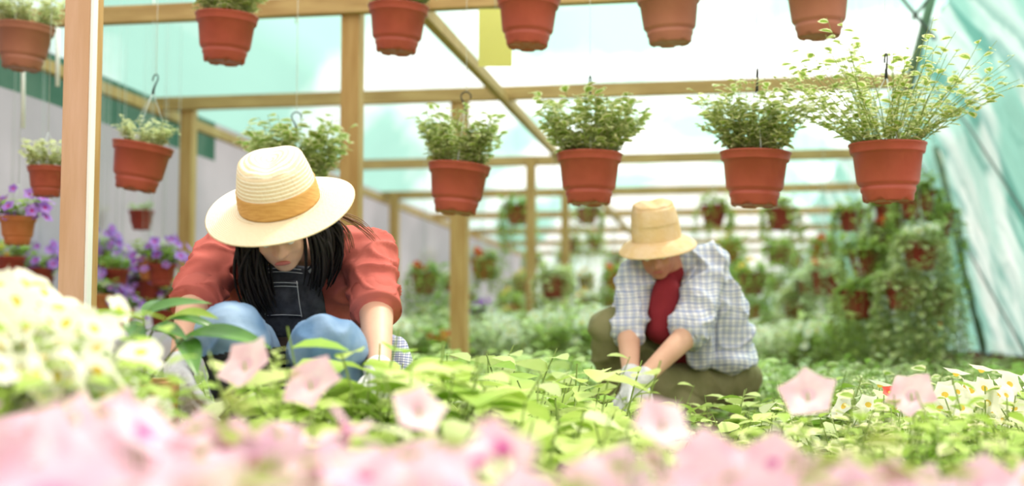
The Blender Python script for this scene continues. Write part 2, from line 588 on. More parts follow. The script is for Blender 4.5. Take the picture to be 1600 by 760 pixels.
def hbox(mb, a, b): return mb.box(a, b, M=HM)


mb = MB(); hbox(mb, (2.28, V0, 0), (2.36, HOUSE_END, .36))
struct(bevel(obj('baseboard_right', mb, M_board, smooth=False)))

# steel hoop of the side wall
mb = MB()
hp = [Vector(H(u - .05, 11.9, z)) for u, z in prof[:3]]
mb.tube(hp, .035, 8)
tag(obj('steel_hoop', mb, M_steel, loc=hp[0]), 'green painted steel hoop leg rising along the film wall behind the hanging vines', 'hoop')
for i, (a, b, lab) in enumerate((((1395, -20), (1462, 62), 'longer dark brace wire slanting down across the green steel strut'),
                                 ((1425, 30), (1470, -25), 'short dark brace wire crossing the green steel strut at the top edge'))):
    mb = MB(); mb.tube([P(*a, 8.0), P(*b, 8.0)], .012, 6)
    tag(obj('brace_wire', mb, M_wire, loc=P(*a, 8.0)), lab, 'wire')
mb = MB(); a = P(1460, -20, 8.1); b = P(1420, 135, 8.1); mb.tube([a, b], .030, 10); mb.tube([b, b + Vector((0, .02, -.06))], .036, 10)
tag(obj('steel_strut', mb, M_steel, loc=b), 'green painted steel strut slanting up from the end of the second crossbeam', 'strut')
# dark tie rods lying against the side film
for (x0, y0, v0, x1, y1, v1, lab) in ((0, .34, 7.6, 0, 2.7, 10.9, 'long dark tie rod slanting down the teal film wall at far right'),
                                       (0, .34, 9.9, 0, 2.9, 13.5, 'dark tie rod slanting down the film wall, next to the hanging vines')):
    mb = MB()
    def uu(z): return np.interp(z, [p[1] for p in prof[:4]], [p[0] for p in prof[:4]]) - .13
    pts = [H(uu(y0 + (y1 - y0) * t), v0 + (v1 - v0) * t, y0 + (y1 - y0) * t) for t in [i / 8 for i in range(9)]]
    mb.tube(pts, .010, 6)
    tag(obj('tie_rod', mb, M_wire, loc=pts[0]), lab, 'rod')

# posts
POSTS = [(-2.015, 3.75, .088, M_woodp, 'big pale planed timber post at the left edge of the photo'),
         (-1.785, 5.95, .092, M_wood, 'timber post rising behind the straw hat of the crouching woman'),
         (-1.745, 8.31, .110, M_wood, 'timber post standing below the hanging pot in the middle'),
         (-1.75, 11.5, .085, M_wood, 'slim timber post with a green vine in the middle background'),
         (-1.76, 14.1, .085, M_wood, 'far timber post seen between the middle post and the man'),
         (-3.667, 8.31, .090, M_wood, 'timber post between the purple flowers and the woman'),
         (-3.72, 14.1, .10, M_wood, 'slim far timber post just right of the woman')]
for u, v, wd, m, lab in POSTS:
    mb = MB(); hbox(mb, (u - wd / 2, v - wd / 2, 0), (u + wd / 2, v + wd / 2, 2.14)); mb.m[3] = 1
    o = bevel(obj('wooden_post', mb, [m, M_wood], smooth=False, loc=H(u, v, 0)), .003)
    tag(o, lab, 'post')
    if v < 4:
        m2 = MB(); hbox(m2, (u + wd / 2 + .001, v - wd / 2, 0), (u + wd / 2 + .010, v - wd / 2 + .03, 2.14))
        off = H(u, v, 0)
        e = link('edge_strip', m2.mesh('edge_strip', M_white, off, False), o); e['label'] = 'white plastic edging strip'
# cross beams
BN = ['nearest', 'second nearest', 'third nearest', 'fourth', 'fifth', 'sixth', 'seventh', 'farthest']
for i, v in enumerate(VB[1:9]):
    mb = MB(); h = .085 if i == 0 else .09
    vv = v - .02
    lab = {0: 'nearest timber crossbeam, running along the top of the photo', 1: 'second timber crossbeam, level with the leaves of the lower hanging pots',
           2: 'third timber crossbeam, passing behind the lower hanging pots', 3: 'fourth timber crossbeam, level with the pots\' undersides'}.get(
        i, 'timber crossbeam far back under the film roof, %s in line from the camera' % BN[i])
    u1 = {0: .1, 1: 1.15, 2: 1.5}.get(i, 1.7)
    hbox(mb, (-3.88, vv - .03 - .055, 2.1 - h / 2), (u1, vv - .055 + .03, 2.1 + h / 2))
    o = bevel(obj('crossbeam', mb, M_woodb, smooth=False, loc=H(-1, vv, 2.1)), .003)
    tag(o, lab, 'beam')
for u, lab in ((-1.42, 'long timber beam receding from the upper middle to the back'), (-3.86, 'long timber beam receding along the left side of the roof')):
    mb = MB(); hbox(mb, (u - .025, 4.0, 2.02), (u + .025, 25.5, 2.09))
    tag(bevel(obj('long_beam', mb, M_wood, smooth=False, loc=H(u, 4, 2.05)), .003), lab, 'beam')
# white cords looped over the beams
for x, lab in ((463, 'white cord loop over the nearest beam above the small hat-side pot'), (725, 'white cord loop over the nearest beam beside the yellow sheet'),
               (240, 'white cord loop over the nearest beam at the left')):
    p = P(x, 18, 6.26)
    mb = MB(); mb.tube([p + Vector((0, 0, .25)), p + Vector((0, 0, -.02)), p + Vector((0, 0.0, -.06))], .008, 6, flat=.4)
    tag(obj('cord_loop', mb, M_white, loc=p), lab, 'cord')
for x, y0, y1, lab in ((36, 48, 200, 'white cord hanging below the top left pot'), (90, 44, 135, 'short white cord beside the big post')):
    mb = MB(); mb.tube([P(x, y0, 6.1), P(x, y1, 6.1)], .010, 6)
    tag(obj('rope', mb, M_white, loc=P(x, y0, 6.1)), lab, 'rope')
# yellow sticky sheet
mb = MB(); a = P(748, 14, 5.6); b = P(800, 104, 5.6)
mb.box((a.x, 5.6, b.z), (b.x, 5.602, a.z))
t = thing('sticky_trap', 'square yellow insect trap sheet hanging near the top middle', 'insect trap', (a + b) / 2)
obj('sheet', mb, M_card, t, smooth=False)
mb = MB(); c = (a + b) / 2; mb.tube([(c.x, 5.6, a.z), (c.x, 5.6, 2.2)], .0015, 4)
obj('string', mb, M_cord, t)
# overhead cable the pots hang on
for v, z, lab in ((4.75, 2.32, 'wire'), ):
    mb = MB(); mb.tube([H(-4.1, v, z), H(1.9, v, z)], .004, 6)
    struct(obj('trim_1', mb, M_wire))


# ------------------------------------------------------------------ hanging flowerpots
POT_PROF = [(0, .004), (.072, .004), (.076, 0), (.082, .006), (.084, .028), (.088, .034), (.090, .046), (.087, .050), (.093, .055), (.099, .062), (.101, .066), (.112, .158),
            (.119, .160), (.121, .166), (.124, .186), (.127, .188), (.127, .193), (.119, .193), (.113, .185), (.110, .168), (.106, .150)]


def pot_mb(seg=40):
    mb = MB()

    def rip(p, r, a, j):
        if 2 <= j <= 3:
            k = (a * 6 / (2 * PI)) % 1
            if k < .28: p.z += .010
        return p
    mb.lathe(POT_PROF, seg, ripple=rip)
    return mb


POT_SOIL = MB().lathe([(0, .172), (.05, .176), (.1085, .168)], 24)
ME_POT = {k: pot_mb().mesh('pot', m) for k, m in (('red', M_terra), ('faded', M_terra2), ('dark', M_terra3), ('orange', M_terra4))}
ME_SOIL = POT_SOIL.mesh('soil', M_soil)


def pot_foliage(seed, n, length, spread, size, per=9, droop=.04, shape=LEAF_VAR, mats=(M_lgreen, M_cream), updir=.9, start=.25):
    rng = random.Random(seed); st = MB(); lv = MB()
    bush(rng, st, lv, n, length, spread, size, shape, droop, .085, .175, per, updir=updir, start=start)
    return st.mesh('stems', M_stem), lv.mesh('foliage', list(mats))


FOL = [pot_foliage(11, 80, .24, .52, .041, 12, start=.1), pot_foliage(12, 80, .24, .60, .041, 12, start=.1), pot_foliage(13, 90, .245, .52, .041, 12, start=.1)]
FOL_BIG = pot_foliage(15, 120, .33, .72, .042, per=12, start=.1)
FOL_LOOSE = pot_foliage(16, 100, .44, 1.15, .036, per=11, droop=.03, start=.08)
FOL_WHITE = pot_foliage(17, 55, .18, .6, .034, mats=(M_pale, M_cream))


def hook_mesh(L):
    mb = MB(); pts = []
    R = .020
    for k in range(15):
        a = math.radians(-20 + 250 * k / 14)
        pts.append((R * math.cos(a), 0, L + .055 + R * math.sin(a)))
    pts += [(-.004, 0, L + .022), (0, 0, L + .008), (0, 0, L - .01)]
    mb.tube(pts, [.0028] * 14 + [.003, .004, .005, .006], 8)
    return mb.mesh('hook', M_black)


HANG = .42


def wire_mesh(k, n=3):
    a = 2 * PI * k / n + .5
    mb = MB(); mb.tube([(.122 * math.cos(a), .122 * math.sin(a), .183), (.06 * math.cos(a), .06 * math.sin(a), .183 + (HANG - .183) * .52), (0, 0, HANG)], .0015, 5)
    return mb.mesh('hanger_wire', M_cord)


ME_HOOK = hook_mesh(HANG); ME_W = [wire_mesh(k) for k in range(3)]
rg = random.Random(5)


def hanging_pot(px, rim_y, wpx, label, fol, kind='red', tilt=0.0, turn=None, hook_turn=0, extra=0, fscale=1.0, group=None):
    Y = .254 * FPX / wpx
    rim = P(px, rim_y + 4, Y)
    R = Matrix.Rotation(math.radians(tilt), 4, 'Y')
    base = rim - R.to_3x3() @ Vector((0, 0, .19))
    t = thing('hanging_planter', label, 'hanging plant', base, group)
    t.rotation_euler = (rg.uniform(-.03, .03), math.radians(tilt), 0)
    tr = turn if turn is not None else rg.uniform(0, 6.28)
    o = link('pot', ME_POT[kind], t); o.rotation_euler.z = tr
    link('soil', ME_SOIL, t)
    st = link('stems', fol[0], t); st.rotation_euler.z = tr; st.scale = (fscale,) * 3
    lf = link('foliage', fol[1], t); lf.rotation_euler.z = tr; lf.scale = (fscale,) * 3
    if fscale != 1: st.location.z = lf.location.z = .175 * (1 - fscale)
    for wme in ME_W: link('hanger_wire', wme, t)
    h = link('hook', ME_HOOK, t); h.rotation_euler.z = hook_turn
    # cord from the hook up to the cable
    Ri = t.rotation_euler.to_matrix()
    top = base + Ri @ Vector((0, 0, HANG + .075))
    end = Vector((top.x, top.y, 2.32))
    if end.z - top.z > .02:
        mb = MB(); mb.tube([Ri.inverted() @ (top - base), Ri.inverted() @ (end - base)], .0012, 4)
        link('cord', mb.mesh('cord', M_white), t)
    return t


hanging_pot(40, 38, 92, 'terracotta hanging pot with pale foliage at the top left corner', FOL_WHITE, 'faded', 4, fscale=1.05)
hanging_pot(355, 22, 100, 'terracotta hanging pot in the top row, second from the left', FOL[0], 'red', 3)
hanging_pot(623, 8, 98, 'terracotta hanging pot at the top, just right of the timber post', FOL[1], 'red', 3)
hanging_pot(826, -4, 102, 'terracotta hanging pot in the top row beside the yellow sheet', FOL[2], 'red', 2)
hanging_pot(1044, -10, 104, 'faded brownish hanging pot in the top row above the man', FOL[0], 'faded', -2)
hanging_pot(1277, -22, 106, 'faded brownish hanging pot cut by the top edge, farthest right', FOL[1], 'faded', -1)
hanging_pot(224, 224, 96, 'terracotta hanging pot with small pale leaves, tilted, right of the big post', FOL_WHITE, 'red', 9, hook_turn=2.4, fscale=.75)
hanging_pot(462, 285, 96, 'hanging pot mostly hidden behind the woman\'s straw hat', FOL[2], 'red', 0, hook_turn=0, fscale=1.2)
hanging_pot(718, 256, 100, 'terracotta hanging pot in the lower row, directly above the middle timber post', FOL[2], 'red', 5, hook_turn=0, fscale=1.0)
hanging_pot(921, 238, 105, 'terracotta hanging pot in the lower row, above and left of the man', FOL[1], 'red', 1, hook_turn=1.3, fscale=1.1)
hanging_pot(1180, 236, 112, 'terracotta hanging pot in the lower row, above the man\'s back', FOL_BIG, 'red', 2, hook_turn=1.5, fscale=.85)
hanging_pot(1386, 223, 121, 'terracotta hanging pot with long loose sprays, rightmost of the lower row', FOL_LOOSE, 'red', 0, hook_turn=1.5)


def roof_z(p):
    u = p.x * CA - p.y * SA
    us = [q[0] for q in prof[2:]][::-1]; zs = [q[1] for q in prof[2:]][::-1]
    return float(np.interp(u, us, zs)) - .04


# smaller pots farther away
def trail_foliage(seed, n, length, size, mats, shape=LEAF_FAR, per=14):
    rng = random.Random(seed); st = MB(); lv = MB()
    for i in range(n):
        a = rng.uniform(0, 2 * PI); L = length * rng.uniform(.4, 1.1)
        p = Vector((.10 * math.cos(a), .10 * math.sin(a), .18))
        pts = [p, p + Vector((.04 * math.cos(a), .04 * math.sin(a), .03)), p + Vector((.07 * math.cos(a), .07 * math.sin(a), -.04))]
        q = pts[-1]
        for k in range(5):
            q = q + Vector((rng.uniform(-.02, .02), rng.uniform(-.02, .02), -L / 5)); pts.append(q)
        st.tube(pts, .0015, 4, cap=False)
        for j in range(per):
            t = rng.random() * (len(pts) - 1); k = min(int(t), len(pts) - 2)
            b = rng.uniform(0, 6.28)
            put_leaf(lv, shape, pts[k].lerp(pts[k + 1], t - k), (math.cos(b), math.sin(b), rng.uniform(-.5, .3)), size * rng.uniform(.6, 1.2))
    bush(rng, st, lv, 16, .15, .8, size, shape, .03, .08, .175, 8)
    return st.mesh('stems', M_stem), lv.mesh('foliage', mats)


TR = [trail_foliage(31, 30, .30, .050, [M_vine]), trail_foliage(32, 34, .60, .055, [M_lime2], per=16), trail_foliage(33, 46, 1.0, .062, [M_vine, M_cream], LEAF_VAR, per=15),
      trail_foliage(34, 46, .95, .060, [M_pale], per=15), trail_foliage(35, 44, 1.0, .060, [M_vine], per=15)]
_FB = [pot_foliage(40 + k, 22, .19, .9, .055, per=8, shape=LEAF_FAR, mats=[m]) for k, m in enumerate((M_lime2, M_pale, M_olive))]


def blossom_mesh(seed, n, r, ms, z0=.30, sp=.14, hz=.1, name='blossoms'):
    rng = random.Random(seed); mb = MB()
    for i in range(n):
        a = rng.uniform(0, 6.28); rr = sp * math.sqrt(rng.random())
        p = Vector((rr * math.cos(a), rr * math.sin(a), z0 + rng.uniform(-hz, hz * .6) - rr * .5))
        flower(mb, p, (math.cos(a) * .7 + rng.uniform(-.3, .3), math.sin(a) * .7 - .5, rng.uniform(.3, 1)), r * rng.uniform(.8, 1.2), 10, rng)
    return mb.mesh(name, ms)


BL = {'purple': [blossom_mesh(s, 32, .030, [M_purple, M_magenta], .33, .17, .12) for s in (1, 2)],
      'white': [blossom_mesh(3, 24, .026, [M_pwhite, M_yellow])],
      'red': [blossom_mesh(4, 9, .030, [M_red, M_yellow])],
      'orange': [blossom_mesh(5, 8, .028, [M_yellow, M_red])]}
FAR_CORD = MB().tube([(0, 0, .45), (0, 0, .9)], .002, 4).mesh('cord', M_cord)


def far_pot(px, rim_y, wpx, label, fol, kind='dark', bl=None, cord=True, fs=1.0, group=None, top=2.06):
    sz = .64 if px < 300 else 1.0
    Y = .254 * sz * FPX / wpx
    rim = P(px, rim_y, Y); base = rim - Vector((0, 0, .19 * sz)); top = base.z + (roof_z(rim) - base.z) / sz
    t = thing('hanging_basket', label, 'hanging plant', base, group)
    t.scale = (sz,) * 3
    tr = rg.uniform(0, 6.28)
    link('pot', ME_POT[kind], t); link('soil', ME_SOIL, t)
    for nm, me in (('stems', fol[0]), ('foliage', fol[1])):
        o = link(nm, me, t); o.rotation_euler.z = tr; o.scale = (fs,) * 3; o.location.z = .175 * (1 - fs)
    if bl:
        fb = fs * (1.35 if px < 300 and bl == 'purple' else 1)
        o = link('blossoms', BL[bl][rg.randrange(len(BL[bl]))], t); o.rotation_euler.z = rg.uniform(-.5, .5); o.scale = (fb,) * 3; o.location.z = .19 * (1 - fb)
    if cord:
        for wme in ME_W: link('hanger_wire', wme, t)
        mb = MB(); mb.tube([(0, 0, HANG), (0, 0, max(top - base.z, HANG + .05))], .002, 4)
        link('cord', mb.mesh('cord', M_cord), t)
    return t


G = 'small planters hanging in the background'
# left side, purple petunias
far_pot(28, 340, 58, 'orange clay pot of purple petunias hanging left of the big post', _FB[0], 'orange', 'purple', fs=1.0)
far_pot(74, 262, 62, 'tall narrow looking terracotta pot with cream leaves, partly behind the big post', FOL_WHITE, 'red', None, fs=1.1)
far_pot(16, 402, 48, 'dark red pot with yellow green leaves at the left edge', _FB[0], 'dark', 'orange')
far_pot(60, 420, 46, 'small pot of purple petunias beside the left foot of the big post', _FB[0], 'dark', 'purple')
far_pot(147, 336, 36, 'dark red pot with pale leaves just right of the big post', _FB[1], 'dark')
far_pot(221, 330, 40, 'small dark red pot hanging right under the tilted terracotta pot', _FB[1], 'dark', fs=.7)
far_pot(154, 392, 42, 'petunia pot with purple flowers behind the right edge of the big post', _FB[0], 'dark', 'purple')
far_pot(253, 414, 46, 'dark red pot topped by lilac purple petunias, left of the second post', _FB[0], 'dark', 'purple', fs=1.15)
far_pot(180, 422, 44, 'dark red pot with lime leaves standing low among the purple flowers', _FB[0], 'dark', None)
far_pot(222, 448, 42, 'low pot with blue violet blossoms left of the woman\'s arm', _FB[2], 'dark', 'purple')
far_pot(146, 455, 44, 'low pot of violet flowers at the right foot of the big post', _FB[2], 'dark', 'purple')
far_pot(276, 460, 42, 'low dark pot with yellow blossoms beside the woman\'s sleeve', _FB[2], 'dark', 'orange')
rl = random.Random(63)
for k in range(22):
    x = rl.choice((rl.uniform(-20, 75), rl.uniform(150, 285))); ry = rl.uniform(395, 500)
    far_pot(x, ry, rl.uniform(40, 46), 'petunia basket crowded low among the others at the far left', _FB[rl.choice((0, 0, 2))], rl.choice(('dark', 'dark', 'orange')), rl.choice(('purple', 'purple', 'white', None)), group='petunia baskets crowded at the left')
# middle and right
mid = [(808, 322, 40, 1, 'red', None, 'basket with trailing greenery hanging beside the slim post, high in the middle'),
       (918, 326, 34, 0, 'faded', None, 'small brown basket hanging under the lower row pot left of the man'),
       (891, 375, 26, 0, 'faded', None, 'tiny basket left of the man\'s hat'),
       (930, 372, 24, 1, 'faded', None, 'tiny trailing basket next to the man\'s hat brim'),
       (755, 406, 42, 0, 'orange', 'red', 'terracotta basket with red blossoms right of the middle post'),
       (866, 432, 46, 2, 'dark', None, 'dark basket with thick trailing leaves between slim post and man'),
       (664, 428, 44, 1, 'faded', 'red', 'basket with red and cream blossoms between woman and middle post'),
       (802, 446, 26, 0, 'faded', None, 'tiny brown basket left of the slim post'),
       (915, 434, 26, 0, 'orange', 'orange', 'tiny orange basket left of the man\'s shoulder'),
       (918, 470, 34, 0, 'faded', 'orange', 'brown basket hanging left of the man\'s elbow'),
       (675, 492, 38, 2, 'faded', None, 'low brown basket right of the woman\'s sleeve'),
       (752, 492, 40, 1, 'dark', 'purple', 'basket with a purple blossom right of the middle post'),
       (800, 476, 34, 0, 'orange', None, 'ochre basket beside the slim post, low down'),
       (962, 428, 36, 1, 'orange', 'red', 'basket behind the man\'s left sleeve'),
       (1115, 322, 42, 0, 'dark', None, 'round leafy basket under the crossbeam, above the man\'s back'),
       (1218, 326, 46, 0, 'dark', None, 'round dark leafy basket below the big right-hand pots'),
       (1140, 382, 36, 1, 'orange', 'orange', 'basket with orange blossoms above the man\'s back'),
       (1216, 386, 38, 1, 'faded', None, 'green trailing basket between the man and the vines'),
       (1288, 382, 38, 1, 'orange', 'red', 'small orange basket with red blossoms left of the tall vines'),
       (1176, 428, 44, 1, 'faded', 'orange', 'leafy basket just right of the man\'s shoulder'),
       (1290, 426, 48, 3, 'dark', 'red', 'brick coloured basket at the left edge of the tall vines'),
       (1172, 474, 38, 3, 'orange', None, 'orange basket just right of the man\'s back'),
       (1244, 470, 42, 2, 'dark', None, 'brown basket with long vines right of the man'),
       (1432, 300, 58, 4, 'dark', None, 'dark red pot high on the tall curtain of vines at the right'),
       (1438, 378, 60, 2, 'dark', 'white', 'dark red pot halfway up the curtain of vines at the right'),
       (1384, 362, 54, 2, 'dark', 'red', 'pot with a bright red blossom inside the tall vines'),
       (1352, 392, 56, 4, 'dark', None, 'vine basket at the left side of the tall curtain of vines'),
       (1410, 440, 60, 2, 'dark', None, 'low vine basket in the middle of the curtain of vines'),
       (1340, 455, 58, 4, 'dark', None, 'low vine basket at the left foot of the curtain of vines'),
       (1330, 330, 44, 4, 'dark', None, 'vine basket high at the left edge of the curtain of vines, under the big pot'),
         (1392, 318, 54, 4, 'dark', None, 'vine basket just under the rightmost big hanging pot'),
         (1462, 330, 56, 4, 'dark', None, 'vine basket high beside the film wall'),
         (1262, 440, 42, 3, 'faded', None, 'pale vine basket between the man and the curtain of vines'),
         (1462, 452, 58, 3, 'dark', None, 'low vine basket beside the film wall')]
for px, ry, wp, fi, kd, bl, lab in mid:
    far_pot(px, ry, wp, lab, TR[fi], kd, bl, fs=1.0)
# many more, very far and out of focus
rr_ = random.Random(77)
for row, (ry0, wp0, nn) in enumerate(((404, 24, 9), (432, 28, 10), (466, 31, 10), (500, 34, 9))):
    for k in range(nn):
        x = 615 + (1340 - 615) * (k + rr_.uniform(.2, .8)) / nn
        far_pot(x, ry0 + rr_.uniform(-6, 6), wp0 * rr_.uniform(.9, 1.1), 'small out-of-focus flower basket hanging far back in the greenhouse', TR[rr_.choice((0, 1, 3, 3))],
                rr_.choice(('dark', 'orange', 'faded')), rr_.choice((None, None, 'white', 'orange', 'red')), group=G)

# ------------------------------------------------------------------ plants on the ground
def ground_plant(seed, name, n, length, spread, size, shape, mats, per=7, droop=.03, bl=None, base=0.0, rbase=.05, start=.35, thick=.003):
    rng = random.Random(seed); st = MB(); lv = MB()
    bush(rng, st, lv, n, length, spread, size, shape, droop, rbase, base, per, updir=1.0, start=start, thick=thick)
    t = bpy.data.objects.new(name, None); C.objects.link(t); t.empty_display_size = .05
    link('stems', st.mesh('stems', M_stem), t); link('foliage', lv.mesh('foliage', mats), t)
    return t


LEAF_BROAD = leaf_shape(.74, .28, .14)
SEED = [ground_plant(101, 'leafy_seedling', 9, .33, .55, .085, LEAF_BROAD, [M_lime], 6),
        ground_plant(102, 'leafy_seedling', 10, .34, .60, .075, LEAF_BROAD, [M_lime], 6),
        ground_plant(103, 'leafy_seedling', 10, .32, .55, .080, LEAF_BROAD, [M_lime2], 6),
        ground_plant(104, 'leafy_seedling', 12, .32, .60, .060, LEAF_BROAD, [M_pale], 7)]
VARI = [ground_plant(111, 'variegated_seedling', 22, .33, .60, .042, LEAF_VAR, [M_lgreen, M_cream], 9),
        ground_plant(112, 'variegated_seedling', 20, .34, .65, .050, LEAF_PLAIN, [M_lime2], 8)]
used = set()


def place(proto, loc, rz, sc, label, cat, group):
    if proto.name in used: o = copy_tree(proto)
    else: o = proto; used.add(proto.name)
    o.location = loc; o.rotation_euler = (0, 0, rz); o.scale = (sc,) * 3
    tag(o, label, cat, group)
    return o


def blocked(x, y):
    # where the two people crouch
    if -1.0 < x < -.22 and 2.86 < y < 3.75: return True
    if .30 < x < 1.05 and 4.65 < y < 5.6: return True
    return False


rb = random.Random(9)
y = 1.92; cnt = 0
while y < 9.6:
    step = .22 + .035 * (y - 2)
    half = .42 * y + .15
    x = -half + rb.uniform(0, step)
    while x < half:
        xx = x + rb.uniform(-.06, .06); yy = y + rb.uniform(-.07, .07)
        u = xx * CA - yy * SA
        fx0 = 800 + xx / yy * FPX
        if not blocked(xx, yy) and not (120 < fx0 < 490 and yy < 2.9) and u < 2.1 and u > -3.9:
            right = xx / yy > .2
            pr = rb.choice(VARI + VARI + SEED[2:] if right else SEED[:3] + [SEED[0], SEED[1], SEED[3]] + ([VARI[0]] if yy > 4 else []))
            sc = rb.uniform(.92, 1.12); fx = 800 + xx / yy * FPX
            if 425 < fx < 925: sc *= 1.28
            elif fx >= 925: sc *= 1.12 if not (fx < 1190 and yy < 5) else .95
            if fx < 425 and yy < 3: sc *= .82
            if pr in VARI: place(pr, (xx, yy, 0), rb.uniform(0, 6.28), sc, 'small-leaved bedding plant growing in the bed on the right', 'plant', 'small-leaved plants in the bed')
            else: place(pr, (xx, yy, 0), rb.uniform(0, 6.28), sc, 'broad-leaved light green seedling growing in the dense bed', 'seedling', 'broad-leaved seedlings in the bed')
            cnt += 1
        x += step
    y += step * .85

for px, py, Y, sc in ((545, 0, 2.62, 1.42), (590, 0, 2.66, 1.62), (560, 0, 2.74, 1.6), (628, 0, 2.6, 1.4), (605, 0, 2.4, 1.3), (655, 0, 2.3, 1.35), (660, 0, 2.7, 1.45)):
    place(SEED[px % 3], ((px - 800) / FPX * Y, Y, 0), px, sc, 'tall broad-leaved seedling right in front of the woman\'s knee and arm', 'seedling', 'tall seedlings in front of the woman')
# tubs of flowers on the floor far behind
TUB = []
for k, (m, bl) in enumerate(((M_pale, 'white'), (M_lime, 'white'), (M_lime2, 'red'), (M_pale, 'white'))):
    t = ground_plant(130 + k, 'flower_tub', 26, .42, .5, .07, LEAF_FAR, [m], 8, rbase=.1, base=.15)
    link('pot', ME_POT['faded'], t).scale = (1.1, 1.1, 1)
    o = link('blossoms', BL[bl][0], t); o.location.z = .12; o.scale = (1.3,) * 3
    TUB.append(t)
rt = random.Random(21)
for v in (9.9, 10.9, 12.0, 13.3, 14.8, 16.8, 19.5):
    n = int((.46 * v * 2) / .42)
    for k in range(n):
        xx = -.42 * v + .84 * v * (k + rt.random() * .6) / n
        uu_ = xx * CA - v * SA
        if -3.6 < uu_ < 1.75:
            place(TUB[rt.randrange(4)], (xx, v + rt.uniform(-.2, .2), 0), rt.uniform(0, 6.28), rt.uniform(1.05, 1.4), 'pale flowering plant in a pot standing in the rows far behind', 'potted plant', 'potted plants in the far rows')


# foreground petunias, in a wooden trough
def petunia(seed, mats, n=11, name='pink_petunia', r=.040, h=.20, sp=.14, lp=(M_olive,)):
    rng = random.Random(seed)
    t = bpy.data.objects.new(name, None); C.objects.link(t); t.empty_display_size = .05
    st = MB(); lv = MB(); fl = []
    bush(rng, st, lv, 30, .215, .9, .050, LEAF_PLAIN, .03, .05, 0, 8)
    for i in range(n):
        a = 2 * PI * (i + rng.random()) / n * 1.618; rr = sp * math.sqrt((i + .5) / n)
        p = Vector((rr * math.cos(a), rr * math.sin(a), h + rng.uniform(-.035, .025) - rr * .25))
        nr = Vector((math.cos(a) * .6 + rng.uniform(-.5, .5), math.sin(a) * .6 + rng.uniform(-.7, .1) - .25, rng.uniform(.25, .9)))
        st.tube([(p.x * .3, p.y * .3, .05), p * .8, p - nr.normalized() * r * .4], .002, 4, cap=False)
        mb = MB(); flower(mb, Vector((0, 0, 0)), nr, r * rng.uniform(.85, 1.2), 15, rng)
        fl.append((mb.mesh('flower', mats), p))
    link('stems', st.mesh('stems', M_stem), t); link('foliage', lv.mesh('foliage', list(lp)), t)
    for me, p in fl:
        o = link('flower', me, t); o.location = p
    return t


PET = [petunia(201, [M_pink, M_magenta]), petunia(202, [M_pink, M_pink2]), petunia(203, [M_pink2, M_magenta], 8), petunia(204, [M_pink, M_magenta], 10), petunia(205, [M_pink, M_pink2], 3)]
TZ = .205
mb = MB(); mb.box((-1.05, .62, 0), (1.05, 1.80, TZ - .02)); 
t = thing('planter_trough', 'long wooden trough carrying the blurred pink petunias in front', 'planter', (0, 1.2, 0))
mb = MB()
for a, b in (((-1.08, .60, 0), (1.08, .625, TZ)), ((-1.08, 1.795, 0), (1.08, 1.82, TZ)), ((-1.08, .62, 0), (-1.055, 1.8, TZ)), ((1.055, .62, 0), (1.08, 1.8, TZ))): mb.box(a, b)
obj('boards', mb, M_board, t, smooth=False)
mb = MB(); mb.box((-1.055, .625, 0), (1.055, 1.795, TZ - .02)); obj('soil', mb, M_soil, t, smooth=False)
rp = random.Random(31)
y = .72
while y < 1.66:
    half = min(.42 * y + .14, .95); x = -half + rp.uniform(0, .08)
    while x < half:
        xx = x + rp.uniform(-.03, .03); fx = 800 + xx / y * FPX
        gap = (690 < fx < 760 or 880 < fx < 960) and y > 1.0
        if not gap:
            place(PET[rp.choice((0, 1, 2, 3, 0, 1, 2, 3, 4))], (xx, y + rp.uniform(-.03, .03), TZ - .03), rp.uniform(-.6, .6), rp.uniform(.92, 1.08) * (1.16 if fx < 330 else .84 if fx > 1130 else 1), 'pink petunia plant in full bloom, blurred, along the bottom of the photo', 'flower', 'pink petunias in the foreground')
        x += .19
    y += .17
# single pink blooms that stick up out of the green
for (px, py, Y, lab) in ((382, 566, 2.2, 'pink petunia bloom standing up in front of the woman\'s shin'), (485, 596, 2.1, 'pink petunia bloom below the woman\'s right knee'),
                         (655, 640, 1.75, 'tall pale pink petunia bloom below the middle post'), (1035, 660, 1.6, 'folded pale pink petunia bloom below the man'),
                         (1262, 614, 2.3, 'pale pink petunia bloom standing out right of the man'), (1424, 615, 2.6, 'small mauve petunia bloom among the right-hand bedding plants')):
    p = P(px, py, Y); t = thing('petunia_bloom', lab, 'flower', (p.x, Y, 0))
    mb = MB(); rq = random.Random(int(px)); flower(mb, p, (rq.uniform(-.5, .5), -.75, .6), .048 if Y > 2 else .036, 15, rq); obj('flower', mb, [M_pink, M_pink2], t)
    mb = MB(); mb.tube([(p.x, Y, 0), (p.x + .01, Y, p.z * .6), p], .002, 5); obj('stem', mb, M_stem, t)
    mb = MB()
    for k in range(9):
        a = rq.uniform(0, 6.28); put_leaf(mb, LEAF_PLAIN, Vector((p.x, Y, rq.uniform(.10, p.z - .15))), (math.cos(a), math.sin(a), .3), .04)
    obj('foliage', mb, M_lime2, t)

